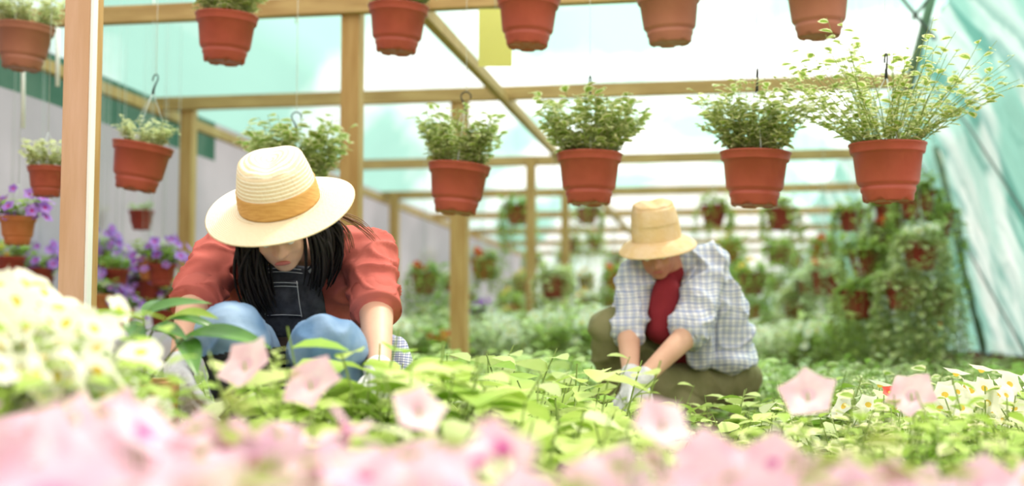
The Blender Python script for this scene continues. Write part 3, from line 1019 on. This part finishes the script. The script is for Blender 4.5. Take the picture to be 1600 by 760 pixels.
# white pansies at the left
def pansy(seed, n=14):
    rng = random.Random(seed)
    t = bpy.data.objects.new('white_pansy', None); C.objects.link(t); t.empty_display_size = .05
    st = MB(); lv = MB(); bush(rng, st, lv, 22, .24, .8, .05, LEAF_PLAIN, .03, .05, 0, 7)
    link('stems', st.mesh('stems', M_stem), t); link('foliage', lv.mesh('foliage', [M_lime2]), t)
    for i in range(n):
        a = i * 2.4; rr = .13 * math.sqrt((i + .5) / n)
        p = Vector((rr * math.cos(a), rr * math.sin(a), .25 + rng.uniform(-.06, .02) - rr * .4))
        mb = MB(); flower(mb, Vector((0, 0, 0)), (math.cos(a) * .6 + rng.uniform(-.3, .3), math.sin(a) * .4 - .5, rng.uniform(.3, .9)), .030 * rng.uniform(.85, 1.2), 12, rng, cup=.12)
        o = link('flower', mb.mesh('flower', [M_pwhite, M_yellow]), t); o.location = p
    return t


PAN = [pansy(301), pansy(302)]
for i, (px, py, Y) in enumerate(((15, 450, 2.1), (80, 466, 2.15), (-45, 480, 1.95), (30, 500, 1.9), (98, 512, 2.0), (128, 560, 2.1), (-10, 548, 1.8), (55, 552, 1.84), (105, 590, 1.88))):
    p = P(px, py, Y)
    o = place(PAN[i % 2], (p.x, Y, p.z - .23), i * 1.3, 1.0, 'white pansy plant with yellow eyes in the raised clump at the left', 'flower', 'white pansies at the left')
mb = MB(); a = P(-60, 0, 1.83); mb.box((-1.10, 1.83, 0), (-.62, 2.32, .26))
tag(bevel(obj('flower_box', mb, M_board, smooth=False, loc=(-.86, 2.1, 0)), .01), 'low brown box under the white pansies at the left', 'box')

# white flowers at the lower right
for i, (px, py) in enumerate(((1490, 590), (1530, 584), (1570, 592), (1370, 585), (1410, 590))):
    Y = 3.4 + .1 * i; p = P(px, py + 8, Y)
    t = thing('white_flower_plant', 'white flowering plant in the bed at the right edge of the photo' if i < 3 else 'white flowering plant in the bed in front of the tall vines', 'flower', (p.x, Y, 0), 'white flowers at the right' if i < 3 else 'white flowers by the vines')
    lv = link('foliage', VARI[1].children[1].data, t); lv.scale = (.8, .8, .85)
    st = link('stems', VARI[1].children[0].data, t); st.scale = (.8, .8, .85)
    b = link('blossoms', BL['white'][0], t); b.location = (0, 0, p.z - (.33 if i < 3 else .37)); b.scale = (1.1, 1.1, 1.1)
# brown pot at the right edge and red blossoms
p = P(1392, 612, 3.3)
t = thing('red_flower', 'small bright red blossom among the right-hand bedding plants', 'flower', (p.x, 3.3, 0))
mb = MB(); flower(mb, p, (0, -.6, .8), .022, 12, random.Random(3)); obj('flower', mb, [M_red, M_yellow], t)
mb = MB(); mb.tube([(p.x, 3.3, 0), p], .002, 5); obj('stem', mb, M_stem, t)

# lime sprig between the two blooms before the woman's shins
p = P(432, 545, 2.3); t = thing('lime_sprig', 'upright lime green sprig between the two pink blooms before the woman\'s shins', 'plant', (p.x, 2.3, 0))
mb = MB(); mb.tube([(p.x + .01, 2.3, 0), (p.x + .005, 2.3, p.z * .6), p], [.004, .003, .002], 6); obj('stem', mb, M_stem, t)
mb = MB(); rq = random.Random(4)
for k in range(26):
    a = k * 2.4; zz = p.z - .005 - .13 * (k / 26); put_leaf(mb, LEAF_PLAIN, Vector((p.x, 2.3, zz)), (math.cos(a), math.sin(a), .5), .022 + .03 * k / 26)
obj('foliage', mb, M_lime, t)

# pepper seedling with long dark leaves, in a wooden crate
p0 = P(226, 640, 2.7)
t = thing('pepper_seedling', 'young pepper plant with long glossy dark green leaves at the left', 'seedling', p0)
st = MB(); Yp = 2.7
trunk = [P(226, 640, Yp), P(224, 600, Yp), P(228, 555, Yp), P(226, 520, Yp), P(224, 495, Yp)]
st.tube(trunk, [.0045, .004, .0035, .003, .002], 8)
branches = [([P(228, 600, Yp), P(262, 560, Yp - .04), P(285, 530, Yp - .08)], 1), ([P(228, 555, Yp), P(215, 540, Yp), P(200, 505, Yp + .03)], 1), ([P(227, 540, Yp), P(240, 515, Yp + .02), P(262, 500, Yp + .02)], 1),
            ([P(224, 500, Yp), P(205, 495, Yp - .02), P(190, 500, Yp - .03)], 1), ([P(224, 560, Yp), P(190, 548, Yp), P(165, 560, Yp)], 1)]
for b, _ in branches: st.tube(b, [.003, .0025, .002], 6)
obj('stem', st, M_stemd, t)
leaves = [((285, 530), (385, 545), .09, -.08), ((262, 500), (330, 520), .0, 0), ((224, 495), (310, 478), .0, 0.02), ((200, 505), (140, 492), .0, 0), ((190, 500), (150, 510), 0, -.03),
          ((165, 560), (120, 545), .0, 0), ((224, 495), (245, 470), .0, 0.05), ((262, 500), (318, 500), .05, -.06), ((285, 530), (300, 575), .05, -.1), ((200, 505), (215, 540), 0, -.06),
          ((190, 500), (175, 475), 0, .05), ((165, 560), (150, 590), 0, 0), ((228, 520), (268, 530), 0, -.08), ((240, 515), (290, 555), 0, .05)]
for i, (a, b, dy, d2) in enumerate(leaves):
    A = P(*a, Yp - dy * .3); B = P(*b, Yp + d2 * 1.2)
    L = (B - A).length * 1.1
    mb = MB(); put_leaf(mb, LEAF_LANCE if L > .07 else LEAF_PLAIN, A, B - A + Vector((0, 0, L * .3)), L * 1.08, Vector((.1 * (i % 3 - 1), -.45, 1)))
    o = obj('leaf', mb, [M_dgreen if i % 4 != 3 else M_lgreen], t)
    sb = o.modifiers.new('sub', 'SUBSURF'); sb.levels = 1; sb.render_levels = 2
# crate
cb = P(232, 600, 2.75)
t = thing('wooden_crate', 'pale slatted wooden crate under the pepper plant', 'crate', (cb.x, 2.75, 0))
for zz in (.03, .12, .21, .29, .36):
    for (a, b) in (((cb.x - .16, 2.58, zz), (cb.x + .03, 2.592, zz + .045)), ((cb.x - .16, 2.88, zz), (cb.x + .03, 2.892, zz + .045))):
        mb = MB(); mb.box(a, b); bevel(obj('slat', mb, M_wood, t, smooth=False), .002)
for sx in (-.16, .018):
    for (y0) in (2.592, 2.868):
        mb = MB(); mb.box((cb.x + sx, y0, 0), (cb.x + sx + .012, y0 + .012, .40)); obj('corner_post', mb, M_wood, t, smooth=False)
    mb = MB(); mb.box((cb.x + sx, 2.604, .05), (cb.x + sx + .012, 2.868, .40)); obj('side_panel', mb, M_wood, t, smooth=False)
mb = MB(); mb.box((cb.x - .14, 2.605, .01), (cb.x + .015, 2.865, .33)); obj('soil', mb, M_soil, t, smooth=False)


# ------------------------------------------------------------------ people
def hand_shapes(mb, wrist, tip, palm_n, side, size=1.0, curl=.5, spread=1.0):
    """palm and five bent fingers; tip = where the fingers point, palm_n = palm normal, side = +1/-1 thumb side"""
    wrist = Vector(wrist); d = (Vector(tip) - wrist).normalized(); n = Vector(palm_n); n = (n - d * n.dot(d)).normalized(); s = d.cross(n) * side
    L = .095 * size; W = .040 * size
    Mx = Matrix((s, d, n)).transposed()
    mb.ell(wrist + d * L * .5, (W, L * .62, .016 * size), Mx)
    mb.cap(wrist - d * .02, wrist + d * .03, .026 * size, .026 * size)
    for k, (off, ln) in enumerate(((-.75, .060), (-.25, .074), (.25, .080), (.75, .070))):
        b = wrist + d * L * .92 + s * W * off * 1.0
        dd = (d + s * off * .18 * spread).normalized()
        p1 = b + (dd + n * .25 * curl).normalized() * ln * .45 * size
        p2 = p1 + (dd + n * 1.0 * curl).normalized() * ln * .33 * size
        p3 = p2 + (dd + n * 1.9 * curl).normalized() * ln * .26 * size
        mb.chain([b - d * .02, b, p1, p2, p3], [.0095 * size, .0100 * size, .0090 * size, .0085 * size, .0075 * size])
    b = wrist + d * L * .22 + s * W * .75
    dt = (d * .8 + s * .9 + n * .35).normalized()
    p1 = b + dt * .035 * size; p2 = p1 + (d * 1.0 + s * .35 + n * .5).normalized() * .030 * size; p3 = p2 + (d + n * .5).normalized() * .022 * size
    mb.chain([b, p1, p2, p3], [.014 * size, .012 * size, .0105 * size, .009 * size])


def head_shapes(mb, c, M, s=1.0):
    """local frame: -Y is where the face looks, Z up"""
    def q(x, y, z): return c + M @ Vector((x * s, y * s, z * s))
    def e(p, r): mb.ell(q(*p), tuple(k * s for k in r), M)
    e((0, .012, .030), (.074, .092, .085))
    e((0, -.018, -.030), (.060, .070, .075))
    e((0, -.045, -.080), (.032, .030, .024))          # chin
    e((0, -.070, .020), (.055, .022, .020))            # brow
    e((.030, -.062, -.022), (.024, .020, .024)); e((-.030, -.062, -.022), (.024, .020, .024))   # cheeks
    mb.chain([q(0, -.078, .012), q(0, -.092, -.010), q(0, -.103, -.026)], [.008 * s, .0095 * s, .012 * s])
    e((.011, -.092, -.029), (.009, .010, .008)); e((-.011, -.092, -.029), (.009, .010, .008))
    e((0, -.080, -.050), (.024, .010, .0065)); e((0, -.078, -.060), (.020, .010, .0065))      # lips
    for sx in (1, -1):
        e((.075 * sx, .012, -.008), (.010, .020, .031))


def face_parts(body, c, M, s, hairmat, lipmat):
    def q(x, y, z): return c + M @ Vector((x * s, y * s, z * s))
    for sx in (1, -1):
        mb = MB(); mb.ell(q(.030 * sx, -.078, .003), .0115 * s, M, seg=14, rings=10); obj('eye', mb, M_eye, body)
        mb = MB(); mb.chain([q(.016 * sx, -.093, .020), q(.032 * sx, -.092, .025), q(.046 * sx, -.082, .020)], [.003 * s, .0035 * s, .002 * s]); obj('eyebrow', mb, hairmat, body)
    mb = MB(); mb.ell(q(0, -.0905, -.0545), (.020 * s, .004 * s, .006 * s), M); obj('lips', mb, lipmat, body)


M_lip = mat('lips', (.45, .14, .12), .4)


def straw_hat(parent, c, M, crown_r, crown_h, brim_r, band, name, droop=.02, matsx=(M_straw, M_straw2), dent=True, slope=0.0, oval=1.12, floppy=.012, rings=24):
    root = None
    mb = MB(); prof_ = []; mi = []
    # crown, from the top centre down, ridged by straw rows
    n1 = 12
    for k in range(n1 + 1):
        t = k / n1; prof_.append((crown_r * .80 * t, crown_h + .004 * (t < .7) - .010 * t ** 3))
    n2 = 26
    for k in range(1, n2 + 1):
        t = k / n2
        r = crown_r * (.80 + .22 * (1 - (1 - t) ** 2.0)); prof_.append((r, crown_h * (1 - t) - .010 * (1 - t)))
    for k in range(1, rings + 1):
        t = k / rings
        prof_.append((crown_r * 1.02 + (brim_r - crown_r * 1.02) * t, -droop * t * t - slope * t))
    # ridges
    pr = []
    for j, (r, z) in enumerate(prof_):
        pr.append((r, z + (.0012 if j % 2 else 0)))
    mi = [(1 if j % 2 else 0) for j in range(len(pr) - 1)]

    def rip(p, r, a, j):
        p.y *= oval if r < brim_r * .6 else 1 + (oval - 1) * .6
        if dent and j <= n1 + 2:
            k = math.exp(-(p.x / (crown_r * .30)) ** 2) * math.exp(-((p.y + crown_r * .15) / (crown_r * .9)) ** 2)
            p.z -= .018 * k
            k2 = math.exp(-((abs(p.x) - crown_r * .62) / (crown_r * .25)) ** 2) * math.exp(-((p.y + crown_r * .75) / (crown_r * .4)) ** 2)
            p.z -= .010 * k2
        if j > n1 + n2:
            t = (r - crown_r) / (brim_r - crown_r)
            p.z += floppy * t * (math.sin(2 * a + 2.0) + .5 * math.sin(3 * a + .5))
        return p
    mb.lathe(pr, 72, mi, ripple=rip)
    mb.v = [tuple(c + M @ Vector(v)) for v in mb.v]
    hat = obj(name, mb, list(matsx), parent)
    sd = hat.modifiers.new('thick', 'SOLIDIFY'); sd.thickness = .0025; sd.offset = -1
    if band:
        mb = MB(); bp = []
        for k in range(8):
            t = k / 7; z = .004 + .048 * t; tt = 1 - z / crown_h
            r = crown_r * (.80 + .22 * (1 - (1 - tt) ** 2.0)) + .0035 + (.001 if k % 2 else 0)
            bp.append((r, z))
        mb.lathe(bp, 72, 0, ripple=lambda p, r, a, j: Vector((p.x, p.y * oval, p.z)))
        mb.v = [tuple(c + M @ Vector(v)) for v in mb.v]
        b = obj('hat_band', mb, band, hat); b['label'] = 'golden woven band'
        sd = b.modifiers.new('thick', 'SOLIDIFY'); sd.thickness = .002
    return hat


# ---- the woman
W0 = P(450, 600, 3.25); W0.z = 0
wom = thing('person', 'crouching woman in wide straw hat, salmon T-shirt, dark bib overalls and gloves', 'person', W0)
hc = P(438, 352, 3.17)
HMw = (Matrix.Rotation(math.radians(-8), 4, 'Y') @ Matrix.Rotation(math.radians(38), 4, 'X')).to_3x3()
neck = P(450, 395, 3.36); chest = P(455, 430, 3.42); belly = P(455, 530, 3.50); pelv = P(455, 600, 3.56)
shL = P(346, 402, 3.36); shR = P(577, 398, 3.36)
elL = P(300, 482, 3.18); wrL = P(280, 582, 2.98)
elR = P(588, 492, 3.20); wrR = P(592, 588, 2.98)
mb = MB(); head_shapes(mb, hc, HMw, 1.0)
mb.chain([hc + Vector((0, .05, -.03)), neck, chest], [.052, .056, .08])
mb.chain([chest, belly, pelv], [.115, .105, .13])
mb.chain([shL, elL, wrL], [.050, .040, .026]); mb.chain([shR, elR, wrR], [.052, .043, .028])
mb.chain([neck, shL], [.06, .055]); mb.chain([neck, shR], [.06, .055])
body = remeshed('body', mb, .006, 6, M_skin, wom)
face_parts(body, hc, HMw, 1.0, M_hair, M_lip)
# T-shirt
mb = MB()
for a in ((chest + Vector((0, .02, .03)), (.150, .105, .10)), (P(455, 470, 3.46), (.150, .105, .13)), (P(455, 540, 3.52), (.14, .11, .12))): mb.ell(*a)
mb.chain([P(418, 398, 3.38), shL, elL.lerp(shL, .20) + Vector((-.002, 0, 0))], [.062, .064, .060])
mb.chain([P(490, 394, 3.38), shR, elR.lerp(shR, .20) + Vector((.0, 0, 0))], [.064, .066, .062])
mb.chain([P(400, 470, 3.46), shL], [.09, .06]); mb.chain([P(520, 470, 3.46), shR], [.10, .062])
o = remeshed('t_shirt', mb, .007, 5, M_shirt, wom, wrinkle=.015, wscale=(.7, 1, 1.5), wfreq=20)
# sleeve hems
for a, b, r in ((shL, elL.lerp(shL, .14), .0600), (shR, elR.lerp(shR, .15), .0620)):
    d = (b - a).normalized(); mb = MB()
    mb.tube([b - d * .045, b - d * .02, b + d * .012, b + d * .024, b + d * .026, b + d * .012, b - d * .01], [r * .98, r * 1.02, r * 1.05, r * 1.06, r * 1.02, r * .97, r * .8], 32)
    obj('sleeve_hem', mb, M_shirt, wom)
# overalls: pelvis and legs, skylight on the knees and shade on the shins put into the colour
kL = P(362, 523, 2.98); kR = P(508, 546, 2.98); hL = P(405, 595, 3.48); hR = P(505, 595, 3.48)
aL = Vector((kL.x + .035, 3.13, .10)); aR = Vector((kR.x + .02, 3.13, .10))
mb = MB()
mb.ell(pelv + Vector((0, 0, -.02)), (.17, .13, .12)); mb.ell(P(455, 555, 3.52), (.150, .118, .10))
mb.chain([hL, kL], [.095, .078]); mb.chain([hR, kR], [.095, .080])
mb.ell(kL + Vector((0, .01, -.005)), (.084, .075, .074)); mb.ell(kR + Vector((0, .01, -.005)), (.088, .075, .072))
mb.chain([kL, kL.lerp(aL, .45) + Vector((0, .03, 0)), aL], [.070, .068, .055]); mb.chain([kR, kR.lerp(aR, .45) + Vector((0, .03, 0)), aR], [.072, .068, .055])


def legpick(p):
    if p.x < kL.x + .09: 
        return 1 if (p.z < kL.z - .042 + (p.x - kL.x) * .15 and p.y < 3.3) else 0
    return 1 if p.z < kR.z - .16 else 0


remeshed('overalls', mb, .007, 4, [M_denim_lit, M_denimd], wom, wrinkle=.013, wscale=(1.2, 1, .9), pick=legpick, wfreq=15)
# side seam on the left shin and on the knee
mb = MB()
mb.tube([kL + Vector((.055, -.045, -.04)), kL + Vector((.075, -.045, -.10)), kL + Vector((.085, -.03, -.16)), kL + Vector((.09, 0, -.24))], .0016, 5)
mb.tube([kL + Vector((-.060, -.045, -.05)), kL + Vector((-.045, -.055, -.10)), kL + Vector((-.025, -.045, -.17)), kL + Vector((-.01, -.02, -.24))], .0016, 5)
obj('leg_seam', mb, M_stitch, wom)
# bib front
bibc = [(388, 424, 3.285), (478, 424, 3.285)]
def bib_pt(s, t):
    xl = 386 + (-14) * t; xr = 492 + 28 * t
    x = xl + (xr - xl) * s; y = 420 + 112 * t - 6 * math.sin(PI * s)
    Y = 3.275 - .015 * math.sin(PI * s) + .05 * t - .02 * math.sin(PI * t) + .05 * abs(s - .5) ** 2 * 4 * .6
    p = P(x, y, Y)
    p.y += .010 * mnoise.noise(Vector((s * 6, t * 5, 1)))
    return p
mb = MB(); N = 22
mb.add([bib_pt(i / N, j / N) for j in range(N + 1) for i in range(N + 1)], [(j * (N + 1) + i, j * (N + 1) + i + 1, (j + 1) * (N + 1) + i + 1, (j + 1) * (N + 1) + i) for j in range(N) for i in range(N)])
bib = obj('bib', mb, M_denimd, wom); sd = bib.modifiers.new('t', 'SOLIDIFY'); sd.thickness = .006
f = Vector((0, -.004, 0))
mb = MB()
pk = lambda s, t: bib_pt(s, t) + f * 2
mb.add([pk(.28 + .44 * i / 10, .22 + .5 * j / 10) for j in range(11) for i in range(11)], [(j * 11 + i, j * 11 + i + 1, (j + 1) * 11 + i + 1, (j + 1) * 11 + i) for j in range(10) for i in range(10)])
pocket = obj('pocket', mb, M_denimd, bib); sd = pocket.modifiers.new('t', 'SOLIDIFY'); sd.thickness = .004
mb = MB()
def line(pts, r=.0011): mb.tube(pts, r, 5)
line([bib_pt(i / 14, .05) + f * 1.6 for i in range(15)]); line([bib_pt(i / 14, .10) + f * 1.6 for i in range(15)])
line([pk(.28 + .44 * i / 10, .25) + f for i in range(11)]); line([pk(.28 + .44 * i / 10, .30) + f for i in range(11)])
line([pk(.29, .22 + .5 * i / 10) + f for i in range(11)]); line([pk(.71, .22 + .5 * i / 10) + f for i in range(11)])
line([pk(.28 + .44 * i / 10, .70) + f for i in range(11)])
obj('stitching', mb, M_stitch, bib)
for s_, top in ((.06, P(402, 384, 3.30)), (.94, P(520, 382, 3.30))):
    a = bib_pt(s_, .03) + f; mb = MB()
    mb.tube([a, a.lerp(top, .5) + Vector((0, -.015, 0)), top, top + Vector((0, .10, .01))], .019, 10, flat=.2)
    obj('strap', mb, M_denimd, wom)
    mb = MB(); mb.lathe([(0, .006), (.008, .006), (.010, .003), (.010, 0)], 16, M=Matrix.Translation(a + f * 2) @ Matrix.Rotation(PI / 2, 4, 'X')); obj('button', mb, M_stitch, bib)
# shirt tied round the waist, showing behind the arm
mb = MB()
mb.chain([P(560, 540, 3.45), P(618, 545, 3.40), P(634, 590, 3.36)], [.05, .035, .03]); mb.chain([P(618, 545, 3.40), P(622, 620, 3.34)], [.035, .03])
o = remeshed('tied_shirt', mb, .007, 3, M_plaid2, wom, wrinkle=.008); o['label'] = 'blue and white striped shirt tied round the waist'
# gloves
for wr, tp, n_, sd_, el in ((wrL, P(312, 655, 2.88), (.5, -.1, -.3), -1, elL), (wrR, P(560, 655, 2.90), (-.5, .2, -.4), 1, elR)):
    mb = MB(); hand_shapes(mb, wr + (wr - el).normalized() * .01, tp, n_, sd_, 1.12, .45, 1.2)
    mb.cap(wr - (wr - el).normalized() * .022, wr + (wr - el).normalized() * .02, .037, .032)
    remeshed('glove', mb, .0038, 3, M_glove, wom)
# boots
for a_ in (aL, aR):
    mb = MB(); mb.cap(a_ + Vector((0, .03, -.045)), Vector((a_.x, a_.y - .15, .038)), .045, .038); mb.cap(a_ + Vector((0, .01, .02)), a_ + Vector((0, .02, -.04)), .055, .048)
    remeshed('boot', mb, .007, 3, M_shoe, wom)
# hair: dense strands falling from under the hat
rh = random.Random(8); mb = MB()
hm = lambda x, y, z: hc + HMw @ Vector((x, y, z))
mb.ell(hm(0, .022, .030), (.086, .094, .088), HMw)
def lock(a, b, c_, d_, n, r0=.007, sp=.02, endsp=None):
    for i in range(n):
        o_ = Vector((rh.gauss(0, sp), rh.gauss(0, sp * .7), rh.gauss(0, sp * .5)))
        o2 = Vector((rh.gauss(0, sp * .9), rh.gauss(0, sp * .6), rh.gauss(0, sp)))
        p = [a + o_ * .6, b + o_, c_ + o2, d_ + o2 * (endsp or .8)]
        pts = []
        for k in range(9):
            t = k / 8; m0 = p[0].lerp(p[1], t); m1 = p[1].lerp(p[2], t); m2 = p[2].lerp(p[3], t)
            pts.append(m0.lerp(m1, t).lerp(m1.lerp(m2, t), t))
        mb.tube(pts, [r0 * (1 - .75 * (k / 8) ** 2) for k in range(9)], 5)
lock(hm(-.065, .0, -.0), P(385, 375, 3.13), P(378, 420, 3.16), P(412, 482, 3.22), 70, .006, .019)
lock(hm(-.055, .02, -.02), P(405, 390, 3.20), P(400, 430, 3.22), P(420, 470, 3.25), 40, .006, .018)
lock(hm(.065, .0, -.0), P(502, 360, 3.16), P(512, 400, 3.17), P(498, 440, 3.23), 70, .006, .018)
lock(hm(.07, .03, .0), P(522, 345, 3.22), P(545, 365, 3.26), P(505, 440, 3.28), 40, .006, .014)
obj('hair', mb, M_hair, wom)
mb = MB()
lock(hm(.075, .04, .02), P(535, 335, 3.24), P(560, 345, 3.28), P(585, 375, 3.29), 14, .0016, .008); lock(hm(.075, .04, .02), P(528, 340, 3.24), P(545, 350, 3.28), P(550, 390, 3.29), 12, .0016, .008)
o = obj('loose_hair', mb, M_haira, wom); o['label'] = 'lighter brown loose strands over the shoulder'
# hat
hatc = P(437, 318, 3.16)
HMh = (Matrix.Rotation(math.radians(-8), 4, 'Y') @ Matrix.Rotation(math.radians(31), 4, 'X')).to_3x3()
straw_hat(wom, hatc, HMh, .096, .128, .186, M_band, 'straw_hat', droop=.015, floppy=.006, rings=40)

# ---- the man
N0 = P(1080, 600, 5.1); N0.z = 0
man = thing('person', 'crouching man in straw hat, checked shirt over dark red T-shirt and olive trousers', 'person', N0)
mc = P(1026, 388, 4.93)
HMm = (Matrix.Rotation(math.radians(-14), 4, 'Z') @ Matrix.Rotation(math.radians(-6), 4, 'Y') @ Matrix.Rotation(math.radians(30), 4, 'X')).to_3x3()
nk = P(1052, 420, 5.02); ch = P(1065, 455, 5.08); be = P(1095, 530, 5.18); pv = P(1118, 590, 5.25)
sL = P(996, 428, 5.02); sR = P(1104, 412, 5.06); eL = P(982, 520, 4.92); wL = P(986, 588, 4.72); eR = P(1078, 520, 4.86); wR = P(1004, 592, 4.70)
mb = MB(); head_shapes(mb, mc, HMm, 1.06)
mb.chain([mc + Vector((.03, .04, -.03)), nk, ch], [.058, .062, .09]); mb.chain([ch, be, pv], [.12, .12, .13])
mb.chain([sL, eL, wL], [.055, .047, .031]); mb.chain([sR, eR, wR], [.056, .049, .032]); mb.chain([nk, sL], [.065, .06]); mb.chain([nk, sR], [.065, .06])
mb_body = remeshed('body', mb, .008, 6, [M_skin, M_skinr], man, pick=lambda p: 1 if p.z > .70 else 0)
face_parts(mb_body, mc, HMm, 1.06, M_grey_hair, M_lip)
mb = MB(); mb.ell(mc + HMm @ Vector((0, .028, .012)), (.084, .085, .080), HMm)
o = obj('hair', mb, M_grey_hair, man)
# dark red tee
mb = MB(); mb.ell(ch + Vector((-.035, -.005, -.03)), (.125, .11, .12)); mb.ell(be + Vector((-.07, -.03, .02)), (.135, .13, .15)); mb.cap(P(1041, 455, 4.955), P(1035, 510, 4.97), .058, .072); mb.cap(nk + Vector((-.01, 0, -.005)), ch, .072, .09)
remeshed('t_shirt', mb, .008, 4, M_redtee, man, wrinkle=.005)
# open checked shirt: built as a shell around the back and both arms, open down the chest
mb = MB()
mb.ell(ch + Vector((.045, .045, .0)), (.150, .115, .125)); mb.ell(be + Vector((.045, .03, .035)), (.150, .125, .15)); mb.ell(be + Vector((.055, .01, -.06)), (.160, .135, .09))
mb.chain([P(1098, 425, 5.08), P(1112, 460, 5.09), P(1126, 505, 5.12), P(1136, 545, 5.15)], [.095, .105, .112, .105]); mb.ell(P(1134, 562, 5.14), (.115, .14, .05))
mb.chain([nk + Vector((.03, .02, 0)), sR, eR + (sR - eR) * .05], [.08, .082, .074]); mb.chain([nk + Vector((-.03, .03, -.02)), sL, eL + (sL - eL) * .05], [.075, .074, .064])
mb.chain([P(1084, 452, 4.98), P(1092, 500, 4.98), P(1095, 555, 5.02)], [.055, .06, .055])
mb.chain([P(1004, 450, 4.98), P(1000, 500, 5.0)], [.045, .04])
remeshed('checked_shirt', mb, .008, 4, M_plaid, man, wrinkle=.022, wscale=(1, 1, 1.1), wfreq=15)
# cuffs and collar
for e_, w_, r_ in ((eL, wL, .060), (eR, wR, .066)):
    d = (w_ - e_).normalized(); mb = MB(); mb.tube([e_ - d * .025, e_ - d * .02, e_ + d * .035, e_ + d * .036, e_ + d * .02], [r_ * .9, r_ * 1.05, r_ * .98, r_ * .85, r_ * .8], 24)
    obj('cuff', mb, M_plaid, man)
mb = MB()
mb.tube([nk + Vector((-.055, -.075, -.05)), nk + Vector((-.062, -.035, .015)), nk + Vector((-.02, .055, .05)), nk + Vector((.055, .03, .035)), nk + Vector((.06, -.045, -.01)), nk + Vector((.028, -.095, -.065))], [.016, .030, .032, .032, .032, .016], 10, flat=.35)
obj('collar', mb, M_plaid, man)
# olive trousers
kl = P(950, 512, 4.98); hl = P(1070, 600, 5.28); al = Vector((kl.x + .03, 5.12, .09)); kr = P(1022, 606, 4.96); hr = P(1142, 596, 5.28); ar = Vector((hr.x - .04, 5.12, .07))
mb = MB(); mb.ell(pv + Vector((.02, .02, .0)), (.165, .15, .12)); mb.chain([hl, kl], [.10, .072]); mb.ell(kl, (.072, .075, .075)); mb.chain([kl, kl.lerp(al, .5) + Vector((.01, .03, 0)), al], [.066, .064, .05])
mb.chain([hr, kr], [.11, .078]); mb.chain([kr, ar], [.075, .05])
remeshed('trousers', mb, .008, 4, M_khaki, man, wrinkle=.016, wfreq=12)
for wr, tp, n_, sd_, el in ((wL, P(972, 640, 4.62), (.4, -.1, -.5), -1, eL), (wR, P(975, 640, 4.64), (-.3, .2, -.6), 1, eR)):
    mb = MB(); hand_shapes(mb, wr + (wr - el).normalized() * .01, tp, n_, sd_, 1.18, .45, 1.3)
    d = (wr - el).normalized(); mb.cap(wr - d * .01, wr + d * .02, .040, .036)
    remeshed('glove', mb, .0045, 3, M_glove, man)
for a_, dr in ((al, Vector((-.10, -.12, 0))), (ar, Vector((.04, .14, 0)))):
    mb = MB(); mb.cap(a_ + Vector((0, 0, -.04)), Vector((a_.x + dr.x, a_.y + dr.y, .038)), .046, .038); mb.cap(a_ + Vector((0, 0, .02)), a_ + Vector((0, 0, -.035)), .056, .048)
    remeshed('boot', mb, .008, 3, M_shoe, man)
mh = P(1026, 374, 4.91)
HM2 = (Matrix.Rotation(math.radians(-8), 4, 'Y') @ Matrix.Rotation(math.radians(14), 4, 'X')).to_3x3()
straw_hat(man, mh, HM2, .092, .150, .150, None, 'straw_hat', droop=.03, matsx=(M_straw3, M_straw3), slope=.012, floppy=.006, rings=14)
